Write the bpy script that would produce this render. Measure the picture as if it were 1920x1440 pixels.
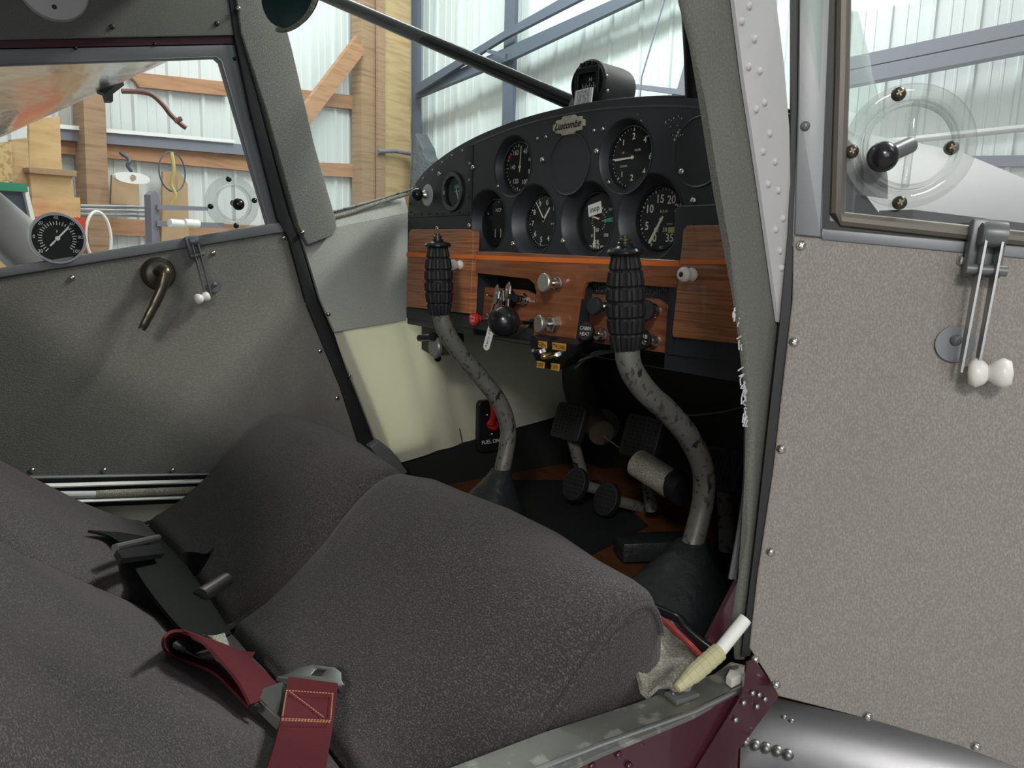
import bpy, bmesh, math, random
from mathutils import Vector as V, Matrix
import mathutils
random.seed(7)
for o in list(bpy.data.objects): bpy.data.objects.remove(o)
sc = bpy.context.scene
COL = sc.collection
R_ = math.radians

# ------------------------------------------------------------------ camera
CAM = V((.777, -.68, 0.)); FPX = 1442.
yaw, pit, rol = R_(53), R_(9.4), R_(1.7)
FW = V((-math.sin(yaw)*math.cos(pit), math.cos(yaw)*math.cos(pit), -math.sin(pit)))
R0 = V((math.cos(yaw), math.sin(yaw), 0)); U0 = R0.cross(FW)
RT = R0*math.cos(rol)+U0*math.sin(rol); UP = -R0*math.sin(rol)+U0*math.cos(rol)
cd = bpy.data.cameras.new('camera'); cam = bpy.data.objects.new('camera', cd); COL.objects.link(cam)
cd.sensor_width = 36; cd.lens = 36*FPX/1920; cd.clip_start = .01; cd.clip_end = 200
cam.matrix_world = Matrix(((RT.x, UP.x, -FW.x, CAM.x), (RT.y, UP.y, -FW.y, CAM.y), (RT.z, UP.z, -FW.z, CAM.z), (0, 0, 0, 1)))
sc.camera = cam
# ------------------------------------------------------------------ light
w = bpy.data.worlds.new('world'); sc.world = w; w.use_nodes = True
w.node_tree.nodes['Background'].inputs[0].default_value = (.86, .93, 1, 1)
w.node_tree.nodes['Background'].inputs[1].default_value = .25
sc.view_settings.view_transform = 'Standard'; sc.view_settings.look = 'None'
sc.view_settings.gamma = 1; sc.view_settings.use_curve_mapping = False
sc.view_settings.exposure = 0.0
def area(name, loc, target, sx, sy, power, col=(1, 1, 1), spread=180):
    l = bpy.data.lights.new(name, 'AREA'); l.shape = 'RECTANGLE'; l.size = sx; l.size_y = sy
    l.energy = power; l.color = col; l.spread = R_(spread)
    o = bpy.data.objects.new(name, l); COL.objects.link(o); o.location = loc
    d = V(target)-V(loc); o.rotation_euler = d.to_track_quat('-Z', 'Y').to_euler()
    return o
area('hangar_lamp_front', (-3.8, 2.7, 4.0), (-4.6, 4.0, 0), 4.0, .5, 235, (.92, .98, 1))
area('hangar_lamp_port', (-3.4, .2, 4.0), (-4.6, 0.4, 0), 3.5, .5, 85, (1, .98, .94))
area('hangar_lamp_aft', (3.2, -3.2, 1.95), (0, -.3, -.2), .7, .4, 85, (1, .97, .92))
area('aft_soft_fill', (5.0, -3.2, .9), (0, -.3, -.1), 3.2, 2.6, 85, (.95, .98, 1))  # added broad fill light from aft starboard to brighten the cabin; no doorway modelled
area('hangar_lamp_over_nose', (.9, 2.5, 3.2), (.0, -.45, -.35), 1.4, .5, 82, (1, .98, .95), 110)
area('hangar_lamp_starboard', (4.6, 1.6, 4.0), (2.6, 5, .2), 3.0, .6, 80, (.97, .98, 1))

# ------------------------------------------------------------------ frames and pixels
def frame(o, zdir, up=(0, 0, 1)):
    z = V(zdir).normalized(); x = V(up).cross(z).normalized(); y = z.cross(x)
    o = V(o)
    return Matrix(((x.x, y.x, z.x, o.x), (x.y, y.y, z.y, o.y), (x.z, y.z, z.z, o.z), (0, 0, 0, 1)))
def ray(px, py): return FW+RT*((px-960)/FPX)-UP*((py-720)/FPX)
def loc2(M, px, py, h=0.):          # local (x, y) on the plane z=h of a frame, seen at a pixel
    n = V((M[0][2], M[1][2], M[2][2])); o = M @ V((0, 0, h)); d = ray(px, py)
    t = (o-CAM).dot(n)/d.dot(n); q = M.inverted() @ (CAM+d*t)
    return (q.x, q.y)
def pt(M, px, py, h=0.):
    x, y = loc2(M, px, py, h); return M @ V((x, y, h))
def on(px, py, ax, v):
    d = ray(px, py); return CAM+d*((v-CAM[ax])/d[ax])
PAN = frame((0, 0, 0), (0, -1, 0))           # instrument panel, facing aft
PORT = frame((-.46, 0, 0), (1, 0, 0))        # port cabin wall, facing inboard
STB = frame((.42, 0, 0), (1, 0, 0))          # starboard door opening, outer face
FLR = frame((0, 0, -.45), (0, 0, 1), (0, 1, 0))
hd = V((-math.sin(R_(20)), math.cos(R_(20)), 0)); hn = V((math.cos(R_(20)), math.sin(R_(20)), 0))
SIDE = frame(CAM-hn*6, hn); FRONT = frame(CAM+hd*7, -hd)
dA = on(1490, 460, 0, .43); dB = on(1400, 1230, 0, .43)
dD = V((.80, .60, 0)); dN = dD.cross(dA-dB).normalized()
if dN.dot(CAM-dA) < 0: dN = -dN
DOOR = frame(dA, dN, (dA-dB))

# ------------------------------------------------------------------ mesh helpers
WM = {}
def new(): return bmesh.new()
def spl(pts, n=8, closed=False):
    pts = [V(p) for p in pts]; out = []; N = len(pts)
    rng = range(N if closed else N-1)
    for i in rng:
        if closed: a, b, c, d = pts[i-1], pts[i], pts[(i+1) % N], pts[(i+2) % N]
        else: a, b, c, d = pts[max(i-1, 0)], pts[i], pts[i+1], pts[min(i+2, N-1)]
        for k in range(n):
            t = k/n
            out.append(.5*((2*b)+(c-a)*t+(2*a-5*b+4*c-d)*t*t+(3*b-a-3*c+d)*t**3))
    if not closed: out.append(pts[-1])
    return out
def tube(bm, pts, r, seg=12, cap=True, squash=None):
    pts = [V(p) for p in pts]; n = len(pts)
    rs = r if isinstance(r, (list, tuple)) else [r]*n
    if len(rs) != n: rs = [rs[min(int(i*(len(rs)-1)/(n-1)+.5), len(rs)-1)] for i in range(n)]
    prev = None; rings = []
    for i, p in enumerate(pts):
        t = (pts[min(i+1, n-1)]-pts[max(i-1, 0)]).normalized()
        if prev is None:
            a = V((0, 0, 1)) if abs(t.z) < .9 else V((1, 0, 0)); u = (a-t*a.dot(t)).normalized()
        else: u = (prev-t*prev.dot(t)).normalized()
        prev = u; v = t.cross(u)
        rings.append([bm.verts.new(p+(u*math.cos(2*math.pi*k/seg)*(squash or 1)+v*math.sin(2*math.pi*k/seg))*rs[i]) for k in range(seg)])
    for a, b in zip(rings, rings[1:]):
        for k in range(seg): bm.faces.new((a[k], a[(k+1) % seg], b[(k+1) % seg], b[k]))
    if cap: bm.faces.new(rings[0][::-1]); bm.faces.new(rings[-1])
    return bm
def lathe(bm, prof, M, seg=36, closed=False):
    rings = []
    for r, h in prof:
        if r < 1e-6: rings.append([bm.verts.new(M @ V((0, 0, h)))])
        else: rings.append([bm.verts.new(M @ V((r*math.cos(2*math.pi*k/seg), r*math.sin(2*math.pi*k/seg), h))) for k in range(seg)])
    if closed: rings.append(rings[0])
    for a, b in zip(rings, rings[1:]):
        for k in range(seg):
            j = (k+1) % seg
            if len(a) == 1 and len(b) == 1: continue
            if len(a) == 1: bm.faces.new((a[0], b[k], b[j]))
            elif len(b) == 1: bm.faces.new((a[k], a[j], b[0]))
            else: bm.faces.new((a[k], a[j], b[j], b[k]))
    return bm
def box(bm, M, x0, x1, y0, y1, z0, z1, bev=0):
    vs = [bm.verts.new(M @ V((x, y, z))) for x in (x0, x1) for y in (y0, y1) for z in (z0, z1)]
    fs = [bm.faces.new([vs[i] for i in q]) for q in ((0, 1, 3, 2), (4, 6, 7, 5), (0, 4, 5, 1), (2, 3, 7, 6), (0, 2, 6, 4), (1, 5, 7, 3))]
    if bev: bmesh.ops.bevel(bm, geom=list({e for f in fs for e in f.edges}), offset=bev, segments=2, affect='EDGES', profile=.5)
    return bm
def plate(bm, M, outer, h0, h1, holes=(), bev=0):
    t = bmesh.new(); loops = [outer]+list(holes); es = []; top = []
    for lp in loops:
        vs = [t.verts.new((p[0], p[1], h1)) for p in lp]; top += vs
        es += [t.edges.new((vs[i], vs[(i+1) % len(vs)])) for i in range(len(vs))]
    if holes:
        fs = [f for f in bmesh.ops.triangle_fill(t, use_beauty=True, use_dissolve=False, edges=es)['geom'] if isinstance(f, bmesh.types.BMFace)]
    else: fs = [t.faces.new(top)]
    ex = bmesh.ops.extrude_face_region(t, geom=fs, use_keep_orig=True)
    for g in ex['geom']:
        if isinstance(g, bmesh.types.BMVert): g.co.z = h0
    t.edges.ensure_lookup_table()
    if bev:
        rim = [e for e in t.edges if all(abs(v.co.z-h1) < 1e-7 for v in e.verts) and len(e.link_faces) == 2 and any(abs(v.co.z-h0) < 1e-7 for f in e.link_faces for v in f.verts)]
        bmesh.ops.bevel(t, geom=rim, offset=bev, segments=3, affect='EDGES', profile=.5, clamp_overlap=True)
    mp = {v: bm.verts.new(M @ v.co) for v in t.verts}
    for f in t.faces:
        try: bm.faces.new([mp[v] for v in f.verts])
        except ValueError: pass
    t.free()
    return bm
def plate_px(bm, M, pxs, h0, h1, holes=(), bev=0, sm=0):
    def cv(l):
        q = [loc2(M, a, b, h1) for a, b in l]
        return [tuple(p[:2]) for p in spl([V((a, b, 0)) for a, b in q], sm, True)] if sm else q
    return plate(bm, M, cv(pxs), h0, h1, [cv(h) for h in holes], bev)
def circ(x, y, r, n=40, rx=None): return [(x+(rx or r)*math.cos(2*math.pi*k/n), y+r*math.sin(2*math.pi*k/n)) for k in range(n)]
def rrect(x0, x1, y0, y1, r, n=5):
    o = []
    for cx, cy, a in ((x1-r, y1-r, 0), (x0+r, y1-r, 90), (x0+r, y0+r, 180), (x1-r, y0+r, 270)):
        o += [(cx+r*math.cos(R_(a+90*k/n)), cy+r*math.sin(R_(a+90*k/n))) for k in range(n+1)]
    return o
def text(bm, s, size, M, x, y, h, rot=0, sx=1, bold=.0):
    c = bpy.data.curves.new('t', 'FONT'); c.body = s; c.size = size; c.align_x = 'CENTER'; c.align_y = 'CENTER'; c.offset = bold*size
    c.resolution_u = 3
    o = bpy.data.objects.new('t', c); COL.objects.link(o); bpy.context.view_layer.update()
    me = o.evaluated_get(bpy.context.evaluated_depsgraph_get()).to_mesh()
    T = M @ Matrix.Translation((x, y, h)) @ Matrix.Rotation(R_(rot), 4, 'Z') @ Matrix.Diagonal((sx, 1, 1, 1))
    vs = [bm.verts.new(T @ v.co) for v in me.vertices]
    for p in me.polygons:
        try: bm.faces.new([vs[i] for i in p.vertices])
        except ValueError: pass
    bpy.data.objects.remove(o); bpy.data.curves.remove(c)
    return bm
def ribbon(bm, L, Rr, th, n=6):
    L = spl(L, n); Rr = spl(Rr, n); a = []
    for i in range(len(L)):
        t = (L[min(i+1, len(L)-1)]-L[max(i-1, 0)]); nn = t.cross(Rr[i]-L[i]).normalized()
        if nn.length < .1: nn = V((0, 0, 1))
        if i and nn.dot(pn) < 0: nn = -nn
        pn = nn
        a.append([bm.verts.new(q) for q in (L[i]+nn*th/2, Rr[i]+nn*th/2, Rr[i]-nn*th/2, L[i]-nn*th/2)])
    for p, q in zip(a, a[1:]):
        for k in range(4): bm.faces.new((p[k], p[(k+1) % 4], q[(k+1) % 4], q[k]))
    bm.faces.new(a[0]); bm.faces.new(a[-1][::-1])
    return bm
def props(o, label=None, cat=None, group=None, kind=None):
    if label: o['label'] = label
    if cat: o['category'] = cat
    if group: o['group'] = group
    if kind: o['kind'] = kind
    return o
def thing(name, label, cat, loc=(0, 0, 0), M=None, group=None, kind=None):
    o = bpy.data.objects.new(name, None); COL.objects.link(o); o.empty_display_size = .01
    o.matrix_world = M if M is not None else Matrix.Translation(loc)
    WM[o.name] = o.matrix_world.copy()
    return props(o, label, cat, group, kind)
def mk(name, bm, mat, parent=None, label=None, cat=None, group=None, kind=None, smooth=30):
    bmesh.ops.recalc_face_normals(bm, faces=bm.faces)
    me = bpy.data.meshes.new(name); bm.to_mesh(me); bm.free()
    o = bpy.data.objects.new(name, me); COL.objects.link(o)
    if parent: T = WM[parent.name]; o.parent = parent
    else:
        c = [v.co for v in me.vertices]; xs = [v.x for v in c]; ys = [v.y for v in c]
        T = Matrix.Translation(((min(xs)+max(xs))/2, (min(ys)+max(ys))/2, min(v.z for v in c))); o.matrix_world = T
    me.transform(T.inverted()); WM[o.name] = T
    me.materials.append(mat)
    if smooth:
        for p in me.polygons: p.use_smooth = True
        try: me.set_sharp_from_angle(angle=R_(smooth))
        except Exception: pass
    return props(o, label, cat, group, kind)

# ------------------------------------------------------------------ materials
def mat(name, col, rough=.5, metal=0, spec=.5, bump=None, var=None, sheen=0, coat=0, alpha=1):
    m = bpy.data.materials.new(name); m.use_nodes = True; nt = m.node_tree; b = nt.nodes['Principled BSDF']
    b.inputs['Base Color'].default_value = (*col, 1); b.inputs['Roughness'].default_value = rough
    b.inputs['Metallic'].default_value = metal; b.inputs['Specular IOR Level'].default_value = spec
    if sheen: b.inputs['Sheen Weight'].default_value = sheen
    if coat: b.inputs['Coat Weight'].default_value = coat
    tc = nt.nodes.new('ShaderNodeTexCoord')
    if var:                     # list of (kind, scale vector, low colour, high colour, lo, hi)
        last = None
        for kind, s, c0, fac, lo, hi in var:
            mp = nt.nodes.new('ShaderNodeMapping'); mp.inputs['Scale'].default_value = s
            nt.links.new(tc.outputs['Object'], mp.inputs[0])
            n = nt.nodes.new('ShaderNodeTexNoise'); n.inputs['Scale'].default_value = 1
            n.inputs['Detail'].default_value = 4 if kind == 'n' else 1
            nt.links.new(mp.outputs[0], n.inputs['Vector'])
            rp = nt.nodes.new('ShaderNodeMapRange'); rp.inputs[1].default_value = lo; rp.inputs[2].default_value = hi
            rp.inputs[3].default_value = 0; rp.inputs[4].default_value = fac
            nt.links.new(n.outputs[0], rp.inputs[0])
            mx = nt.nodes.new('ShaderNodeMix'); mx.data_type = 'RGBA'
            nt.links.new(rp.outputs[0], mx.inputs[0])
            if last: nt.links.new(last, mx.inputs[6])
            else: mx.inputs[6].default_value = (*col, 1)
            mx.inputs[7].default_value = (*c0, 1); last = mx.outputs[2]
        nt.links.new(last, b.inputs['Base Color'])
    if bump:
        s, st, dist = bump
        mp = nt.nodes.new('ShaderNodeMapping'); mp.inputs['Scale'].default_value = s if isinstance(s, tuple) else (s, s, s)
        nt.links.new(tc.outputs['Object'], mp.inputs[0])
        n = nt.nodes.new('ShaderNodeTexNoise'); n.inputs['Scale'].default_value = 1; n.inputs['Detail'].default_value = 3
        nt.links.new(mp.outputs[0], n.inputs['Vector'])
        bp = nt.nodes.new('ShaderNodeBump'); bp.inputs['Strength'].default_value = st; bp.inputs['Distance'].default_value = dist
        nt.links.new(n.outputs[0], bp.inputs['Height']); nt.links.new(bp.outputs[0], b.inputs['Normal'])
    return m
def glassmat(name, tint, refl=.015, fog=0, bumpy=0):
    m = bpy.data.materials.new(name); m.use_nodes = True; nt = m.node_tree; nt.nodes.remove(nt.nodes['Principled BSDF'])
    out = nt.nodes['Material Output']
    t = nt.nodes.new('ShaderNodeBsdfTransparent'); t.inputs[0].default_value = (*tint, 1)
    g = nt.nodes.new('ShaderNodeBsdfGlossy'); g.inputs['Roughness'].default_value = .04
    lw = nt.nodes.new('ShaderNodeLayerWeight'); lw.inputs[0].default_value = .5
    pw = nt.nodes.new('ShaderNodeMath'); pw.operation = 'POWER'; nt.links.new(lw.outputs['Facing'], pw.inputs[0]); pw.inputs[1].default_value = 4
    ma = nt.nodes.new('ShaderNodeMath'); ma.operation = 'MULTIPLY_ADD'; nt.links.new(pw.outputs[0], ma.inputs[0]); ma.inputs[1].default_value = .45; ma.inputs[2].default_value = refl
    mx = nt.nodes.new('ShaderNodeMixShader'); nt.links.new(ma.outputs[0], mx.inputs[0])
    nt.links.new(t.outputs[0], mx.inputs[1]); nt.links.new(g.outputs[0], mx.inputs[2]); last = mx.outputs[0]
    if fog:
        d = nt.nodes.new('ShaderNodeBsdfDiffuse'); d.inputs[0].default_value = (.85, .88, .86, 1)
        m2 = nt.nodes.new('ShaderNodeMixShader'); m2.inputs[0].default_value = fog
        nt.links.new(last, m2.inputs[1]); nt.links.new(d.outputs[0], m2.inputs[2]); last = m2.outputs[0]
    nt.links.new(last, out.inputs[0]); return m
fab = mat('door_fabric', (.155, .148, .132), .95, spec=.15, bump=((900, 420, 900), .55, .0012),
          var=[('f', (1100, 500, 500), (.24, .23, .205), .5, .46, .72), ('n', (7, 7, 7), (.115, .105, .10), .5, .45, .7)])
fab2 = mat('side_fabric', (.20, .20, .18), .95, spec=.15, bump=((500, 900, 900), .6, .0012),
           var=[('f', (500, 900, 420), (.36, .36, .33), .8, .48, .68)])
fabR = mat('open_door_fabric', (.255, .235, .21), .95, spec=.15, bump=((900, 900, 500), .5, .001),
           var=[('f', (800, 800, 430), (.41, .38, .345), .55, .40, .70), ('n', (6, 6, 6), (.25, .225, .21), .3, .45, .65)])
seatm = mat('seat_fabric', (.040, .036, .035), .9, spec=.2, sheen=.12, bump=((600, 1100, 700), .8, .0013),
            var=[('f', (520, 1000, 640), (.155, .137, .132), .75, .48, .74), ('n', (9, 9, 9), (.085, .055, .06), .45, .5, .7)])
fab3 = mat('pale_side_fabric', (.36, .37, .335), .95, spec=.15, bump=((500, 900, 900), .6, .0012),
           var=[('f', (500, 900, 420), (.52, .53, .48), .7, .48, .68)])
postm = mat('post_fabric', (.13, .13, .115), .9, spec=.2, bump=(700, .4, .001), var=[('f', (800, 800, 500), (.19, .19, .17), .6, .45, .7)])
blackp = mat('black_crackle_paint', (.021, .023, .028), .42, bump=(1400, .25, .0005))
blackm = mat('black_gloss', (.012, .012, .014), .22)
blackr = mat('black_rubber', (.009, .009, .010), .6, spec=.4, bump=(300, .2, .0006))
darkm = mat('dark_paint', (.011, .012, .012), .55)
leath = mat('black_leather', (.018, .020, .022), .42, bump=(90, .5, .003), spec=.5, var=[('n', (120, 120, 120), (.05, .05, .05), .5, .6, .72)])
wood = mat('varnished_wood', (.42, .165, .068), .38, coat=.25, bump=((14, 14, 500), .12, .0006),
           var=[('n', (12, 12, 420), (.13, .043, .018), .85, .42, .68), ('n', (30, 30, 900), (.30, .12, .045), .5, .55, .75)])
wood2 = mat('varnished_veneer', (.29, .105, .044), .33, coat=.3,
            var=[('n', (10, 10, 160), (.14, .042, .018), .8, .42, .7)])
woodedge = mat('wood_edge', (.21, .11, .035), .4, var=[('n', (300, 300, 20), (.10, .045, .014), .6, .4, .65)])
woodfloor = mat('floor_plywood', (.13, .048, .018), .45, var=[('n', (8, 90, 8), (.06, .02, .008), .8, .4, .68)])
orange = mat('orange_tape', (.83, .19, .03), .45)
metal = mat('nickel', (.62, .61, .58), .25, 1)
steel = mat('brushed_steel', (.42, .42, .42), .42, 1)
bucklem = mat('dull_buckle_steel', (.20, .20, .19), .42, .9)
tubem = mat('worn_tube_paint', (.17, .17, .15), .4, metal=.3, bump=(60, .25, .001),
            var=[('n', (150, 150, 110), (.05, .045, .04), .8, .57, .63), ('n', (70, 70, 40), (.02, .018, .017), .95, .60, .64), ('n', (22, 22, 22), (.24, .235, .21), .6, .5, .7)])
gmetal = mat('grey_painted_metal', (.155, .16, .165), .38, metal=.25, bump=(200, .1, .0004))
silver = mat('silver_paint', (.30, .305, .32), .36, metal=.55, bump=(40, .06, .001))
alum = mat('polished_aluminium', (.74, .70, .66), .18, 1, bump=((3, 9, 3), .35, .02))
skin = mat('white_grey_skin', (.50, .49, .49), .5, bump=(60, .1, .001))
maroon = mat('maroon_paint', (.058, .012, .022), .28, coat=.4)
cream = mat('cream_paint', (.80, .785, .62), .38, bump=((25, 4, 3), .25, .006))
white = mat('white_plastic', (.78, .76, .70), .35)
whitep = mat('white_paint', (.80, .80, .76), .5)
redp = mat('red_plastic', (.50, .02, .02), .3)
dialm = mat('dial_black', (.012, .013, .013), .6, spec=.2)
markm = mat('dial_white', (.72, .72, .66), .6)
needm = mat('needle_cream', (.75, .72, .55), .5)
greenm = mat('dial_green', (.04, .30, .19), .5); redm = mat('dial_red', (.5, .03, .04), .5); yellm = mat('dial_yellow', (.55, .5, .12), .5)
yellab = mat('yellow_label', (.72, .40, .06), .5)
gold = mat('brass', (.45, .34, .13), .35, .9)
badgem = mat('aged_badge', (.52, .48, .38), .45, .4, bump=(500, .5, .001), var=[('n', (250, 250, 250), (.22, .17, .09), .7, .5, .7)])
bronze = mat('bronze_handle', (.10, .088, .062), .3, .75)
redw = mat('maroon_webbing', (.085, .014, .019), .85, spec=.15, bump=((900, 900, 900), .5, .0008))
blackw = mat('black_webbing', (.012, .013, .012), .95, spec=.12, bump=((800, 800, 800), .4, .0008))
stitch = mat('tan_thread', (.40, .20, .10), .8)
canvas = mat('worn_canvas', (.22, .21, .175), .9, bump=((900, 900, 900), .8, .0015), var=[('f', (500, 700, 500), (.46, .44, .37), .8, .45, .65), ('n', (30, 30, 30), (.10, .10, .085), .5, .52, .7)])
tapem = mat('yellowed_tape', (.50, .46, .27), .45)
matm = mat('black_floor_mat', (.013, .016, .016), .5, bump=(30, .3, .004))
gl = glassmat('clear_plexiglass', (.96, .97, .96)); wsg = glassmat('green_tinted_windshield', (.90, .97, .94), fog=.05)
vent = glassmat('vent_plexiglass', (.86, .87, .86), fog=.07)
gg = glassmat('gauge_glass', (.97, .97, .97))
hwhite = mat('white_corrugated_steel', (.62, .655, .64), .5)
hw2 = mat('white_corrugated_steel_bright', (.66, .70, .685), .5)
lum = mat('brown_lumber', (.36, .235, .14), .8, var=[('n', (3, 3, 40), (.22, .12, .06), .7, .45, .7)])
lum2 = mat('pale_lumber', (.52, .37, .19), .8, var=[('n', (3, 3, 30), (.36, .22, .10), .7, .42, .68)])
lumh = mat('girt_lumber', (.42, .23, .125), .8, var=[('n', (3, 3, 30), (.26, .12, .06), .7, .45, .7)])
ply = mat('plywood', (.60, .41, .20), .7, var=[('n', (4, 4, 14), (.42, .25, .10), .7, .42, .66)])
osb = mat('osb_board', (.55, .40, .19), .8, var=[('n', (40, 40, 40), (.36, .22, .09), .9, .48, .6)])
hsteel = mat('blue_grey_steel', (.085, .10, .13), .5)
hsteel2 = mat('grey_steel_beam', (.19, .195, .23), .5)
concrete = mat('concrete', (.35, .34, .32), .8, bump=(8, .2, .01))
tarp = mat('dark_tarp', (.09, .10, .11), .7, bump=(12, .8, .03))
green = mat('green_box', (.03, .22, .12), .5); redt = mat('red_toolbox', (.55, .05, .03), .4); cardb = mat('cardboard', (.45, .31, .18), .85)
rope = mat('yellow_rope', (.50, .42, .14), .8); hose = mat('brown_hose', (.20, .085, .075), .5)

def screwM(M, x, y, h, r=.0038):
    return M @ Matrix.Translation((x, y, h)) @ Matrix.Diagonal((r, r, r, 1))
def dome(bm, M, x, y, h, r=.0035, dish=True):
    T = M @ Matrix.Translation((x, y, h))
    lathe(bm, [(0, .75*r), (.35*r, .72*r), (.75*r, .5*r), (r, .12*r), (r, -.3*r)], T, 14)
    if dish:
        for a in (0, 90): box(bm, T @ Matrix.Rotation(R_(a+30), 4, 'Z'), -.45*r, .45*r, -.1*r, .1*r, .6*r, .8*r)
def screws(parent, M, lst, r=.0038, m=None, h=.001, name='screw', dish=True):
    for px, py in lst:
        x, y = loc2(M, px, py, h); b = new(); dome(b, M, x, y, h, r, dish); mk(name, b, m or metal, parent, smooth=40)

# ------------------------------------------------------------------ hangar
def corrugated(name, M, x0, x1, y0, y1, m, per=.305):
    b = new(); prof = []; x = x0
    while x < x1:
        prof += [(x, 0), (x+.012, .022), (x+.04, .022), (x+.052, 0), (x+.13, 0), (x+.135, .005), (x+.15, .005), (x+.155, 0), (x+.21, 0), (x+.215, .005), (x+.23, .005), (x+.235, 0)]
        x += per
    a = [(b.verts.new(M @ V((p, y0, q))), b.verts.new(M @ V((p, y1, q)))) for p, q in prof]
    for p, q in zip(a, a[1:]): b.faces.new((p[0], q[0], q[1], p[1]))
    return mk(name, b, m, kind='structure', smooth=0)
HB, HT = -1.5, 4.3
corrugated('wall_left', SIDE, -4, 7.0, HB, HT, hwhite)
corrugated('wall_front', FRONT, -6.0, 9.0, HB, HT, hw2)
b = new(); HF = frame(CAM, (0, 0, 1), tuple(hd))
box(b, HF, -6.2, 9, -6, 7.2, HB-.1, HB); mk('floor', b, concrete, kind='structure')
b = new(); box(b, HF, -6.2, 9, -6, 7.2, HT, HT+.1); mk('ceiling', b, hwhite, kind='structure')

def bar(name, M, pxs, h1, th, m, label=None, cat=None, group=None, parent=None, kind=None, sm=0, bev=0):
    b = new(); plate_px(b, M, pxs, h1-th, h1, sm=sm, bev=bev)
    return mk(name, b, m, parent, label, cat, group, kind)
G1 = 'timber framing of the hangar side wall'
bar('wood_post', SIDE, [(133, -400), (175, -400), (221, 820), (181, 820)], .19, .14, lum, 'square timber post seen through the far cabin window, left of the vent', 'post', G1)
bar('wood_post', SIDE, [(676, -420), (709, -420), (709, 820), (680, 820)], .19, .14, lum, 'grey-brown timber post at the upper end of the diagonal brace', 'post', G1)
bar('wood_post', SIDE, [(709, -420), (770, -420), (770, 780), (709, 780)], .21, .16, lum2, 'broad pale timber corner post beside the dark steel door upright', 'post', G1)
bar('wood_trim', SIDE, [(709, -420), (722, -420), (722, 780), (709, 780)], .245, .03, lum, 'thin timber strip on left edge of broad corner post', 'trim')
bar('wood_brace', SIDE, [(671, 66), (684, 98), (560, 262), (545, 232)], .24, .05, lumh, 'diagonal reddish timber brace running down from the post', 'brace', G1)
for i, (q, l) in enumerate((([(240, 134), (430, 154), (430, 180), (262, 163)], 'upper horizontal timber rail through the far cabin window'),
                ([(112, 262), (480, 292), (484, 322), (114, 288)], 'horizontal timber rail level with the hanging hoop'),
                ([(205, 409), (520, 425), (520, 452), (205, 440)], 'low horizontal timber rail above window sill, behind pipe rack'),
                ([(540, 165), (680, 181), (680, 207), (545, 191)], 'upper horizontal timber rail crossing the diagonal brace'),
                ([(560, 303), (680, 308), (680, 333), (560, 328)], 'lower horizontal timber rail left of the windscreen post'))):
    bar('wood_rail', SIDE, q, .06, .05, lumh, l, 'rail', G1)
bar('window_ledge', SIDE, [(112, 240), (470, 272), (474, 292), (112, 262)], .10, .04, hsteel2, 'grey metal ledge strip along hangar wall above timber rail', 'ledge')
bar('flashing_strip', SIDE, [(112, 233), (440, 262), (440, 268), (112, 241)], .12, .02, whitep, 'thin white flashing strip on hangar wall above grey ledge', 'trim')
# steel door frame
G2 = 'steel framing of the hangar door'
bar('steel_upright', FRONT, [(772, -420), (783, -420), (783, 760), (772, 760)], .26, .06, hsteel, 'dark steel upright beside the broad timber corner post', 'upright', G2)
bar('steel_upright', FRONT, [(956, -400), (976, -400), (946, 780), (928, 780)], .26, .06, hsteel, 'dark steel upright crossing both sloping tubes', 'upright', G2)
bar('steel_brace', FRONT, [(778, 168), (940, 93), (1160, -6), (1500, -170), (1500, -148), (1198, -2), (960, 110), (778, 184)], .33, .06, hsteel, 'lower sloping steel tube behind the windscreen', 'brace', G2)
bar('steel_brace', FRONT, [(778, 160), (945, 58), (1060, -8), (1420, -220), (1420, -198), (1098, -6), (945, 72), (778, 176)], .40, .05, hsteel, 'upper sloping steel tube behind the windscreen', 'brace', G2)
bar('steel_strut', FRONT, [(914, 92), (948, 100), (946, 110), (912, 98)], .44, .04, hsteel, 'short steel link joining two sloping tubes', 'strut')
bar('steel_rail', FRONT, [(1186, 157), (1300, 170), (1300, 181), (1184, 165)], .3, .05, hsteel2, 'thin grey rail right of the compass', 'rail')
bar('steel_gusset', FRONT, [(1300, 60), (1270, 165), (1245, 196), (1310, 196)], .26, .03, hsteel2, 'grey triangular gusset behind dark centre tube', 'gusset')
# second beam pair seen through the open door window
t = thing('door_truss', 'wide blue-grey steel beam seen through open door window', 'beam', pt(FRONT, 1750, 100, .3))
bar('upper_flange', FRONT, [(1560, 114), (1990, 22), (1990, 50), (1560, 137)], .36, .10, hsteel2, parent=t)
bar('lower_flange', FRONT, [(1560, 139), (1990, 53), (1990, 82), (1560, 166)], .36, .12, hsteel2, parent=t)
b = new(); tube(b, [pt(FRONT, 1560, 277, .3), pt(FRONT, 1990, 233, .3)], .026); mk('rail_pipe', b, skin, label='slim pale pipe rail behind round vent of open door', cat='pipe')
bar('wall_girt', FRONT, [(1560, 296), (1990, 290), (1990, 312), (1560, 312)], .06, .05, hsteel2, 'pale grey wall girt low behind the nose cowling', 'girt')
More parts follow.
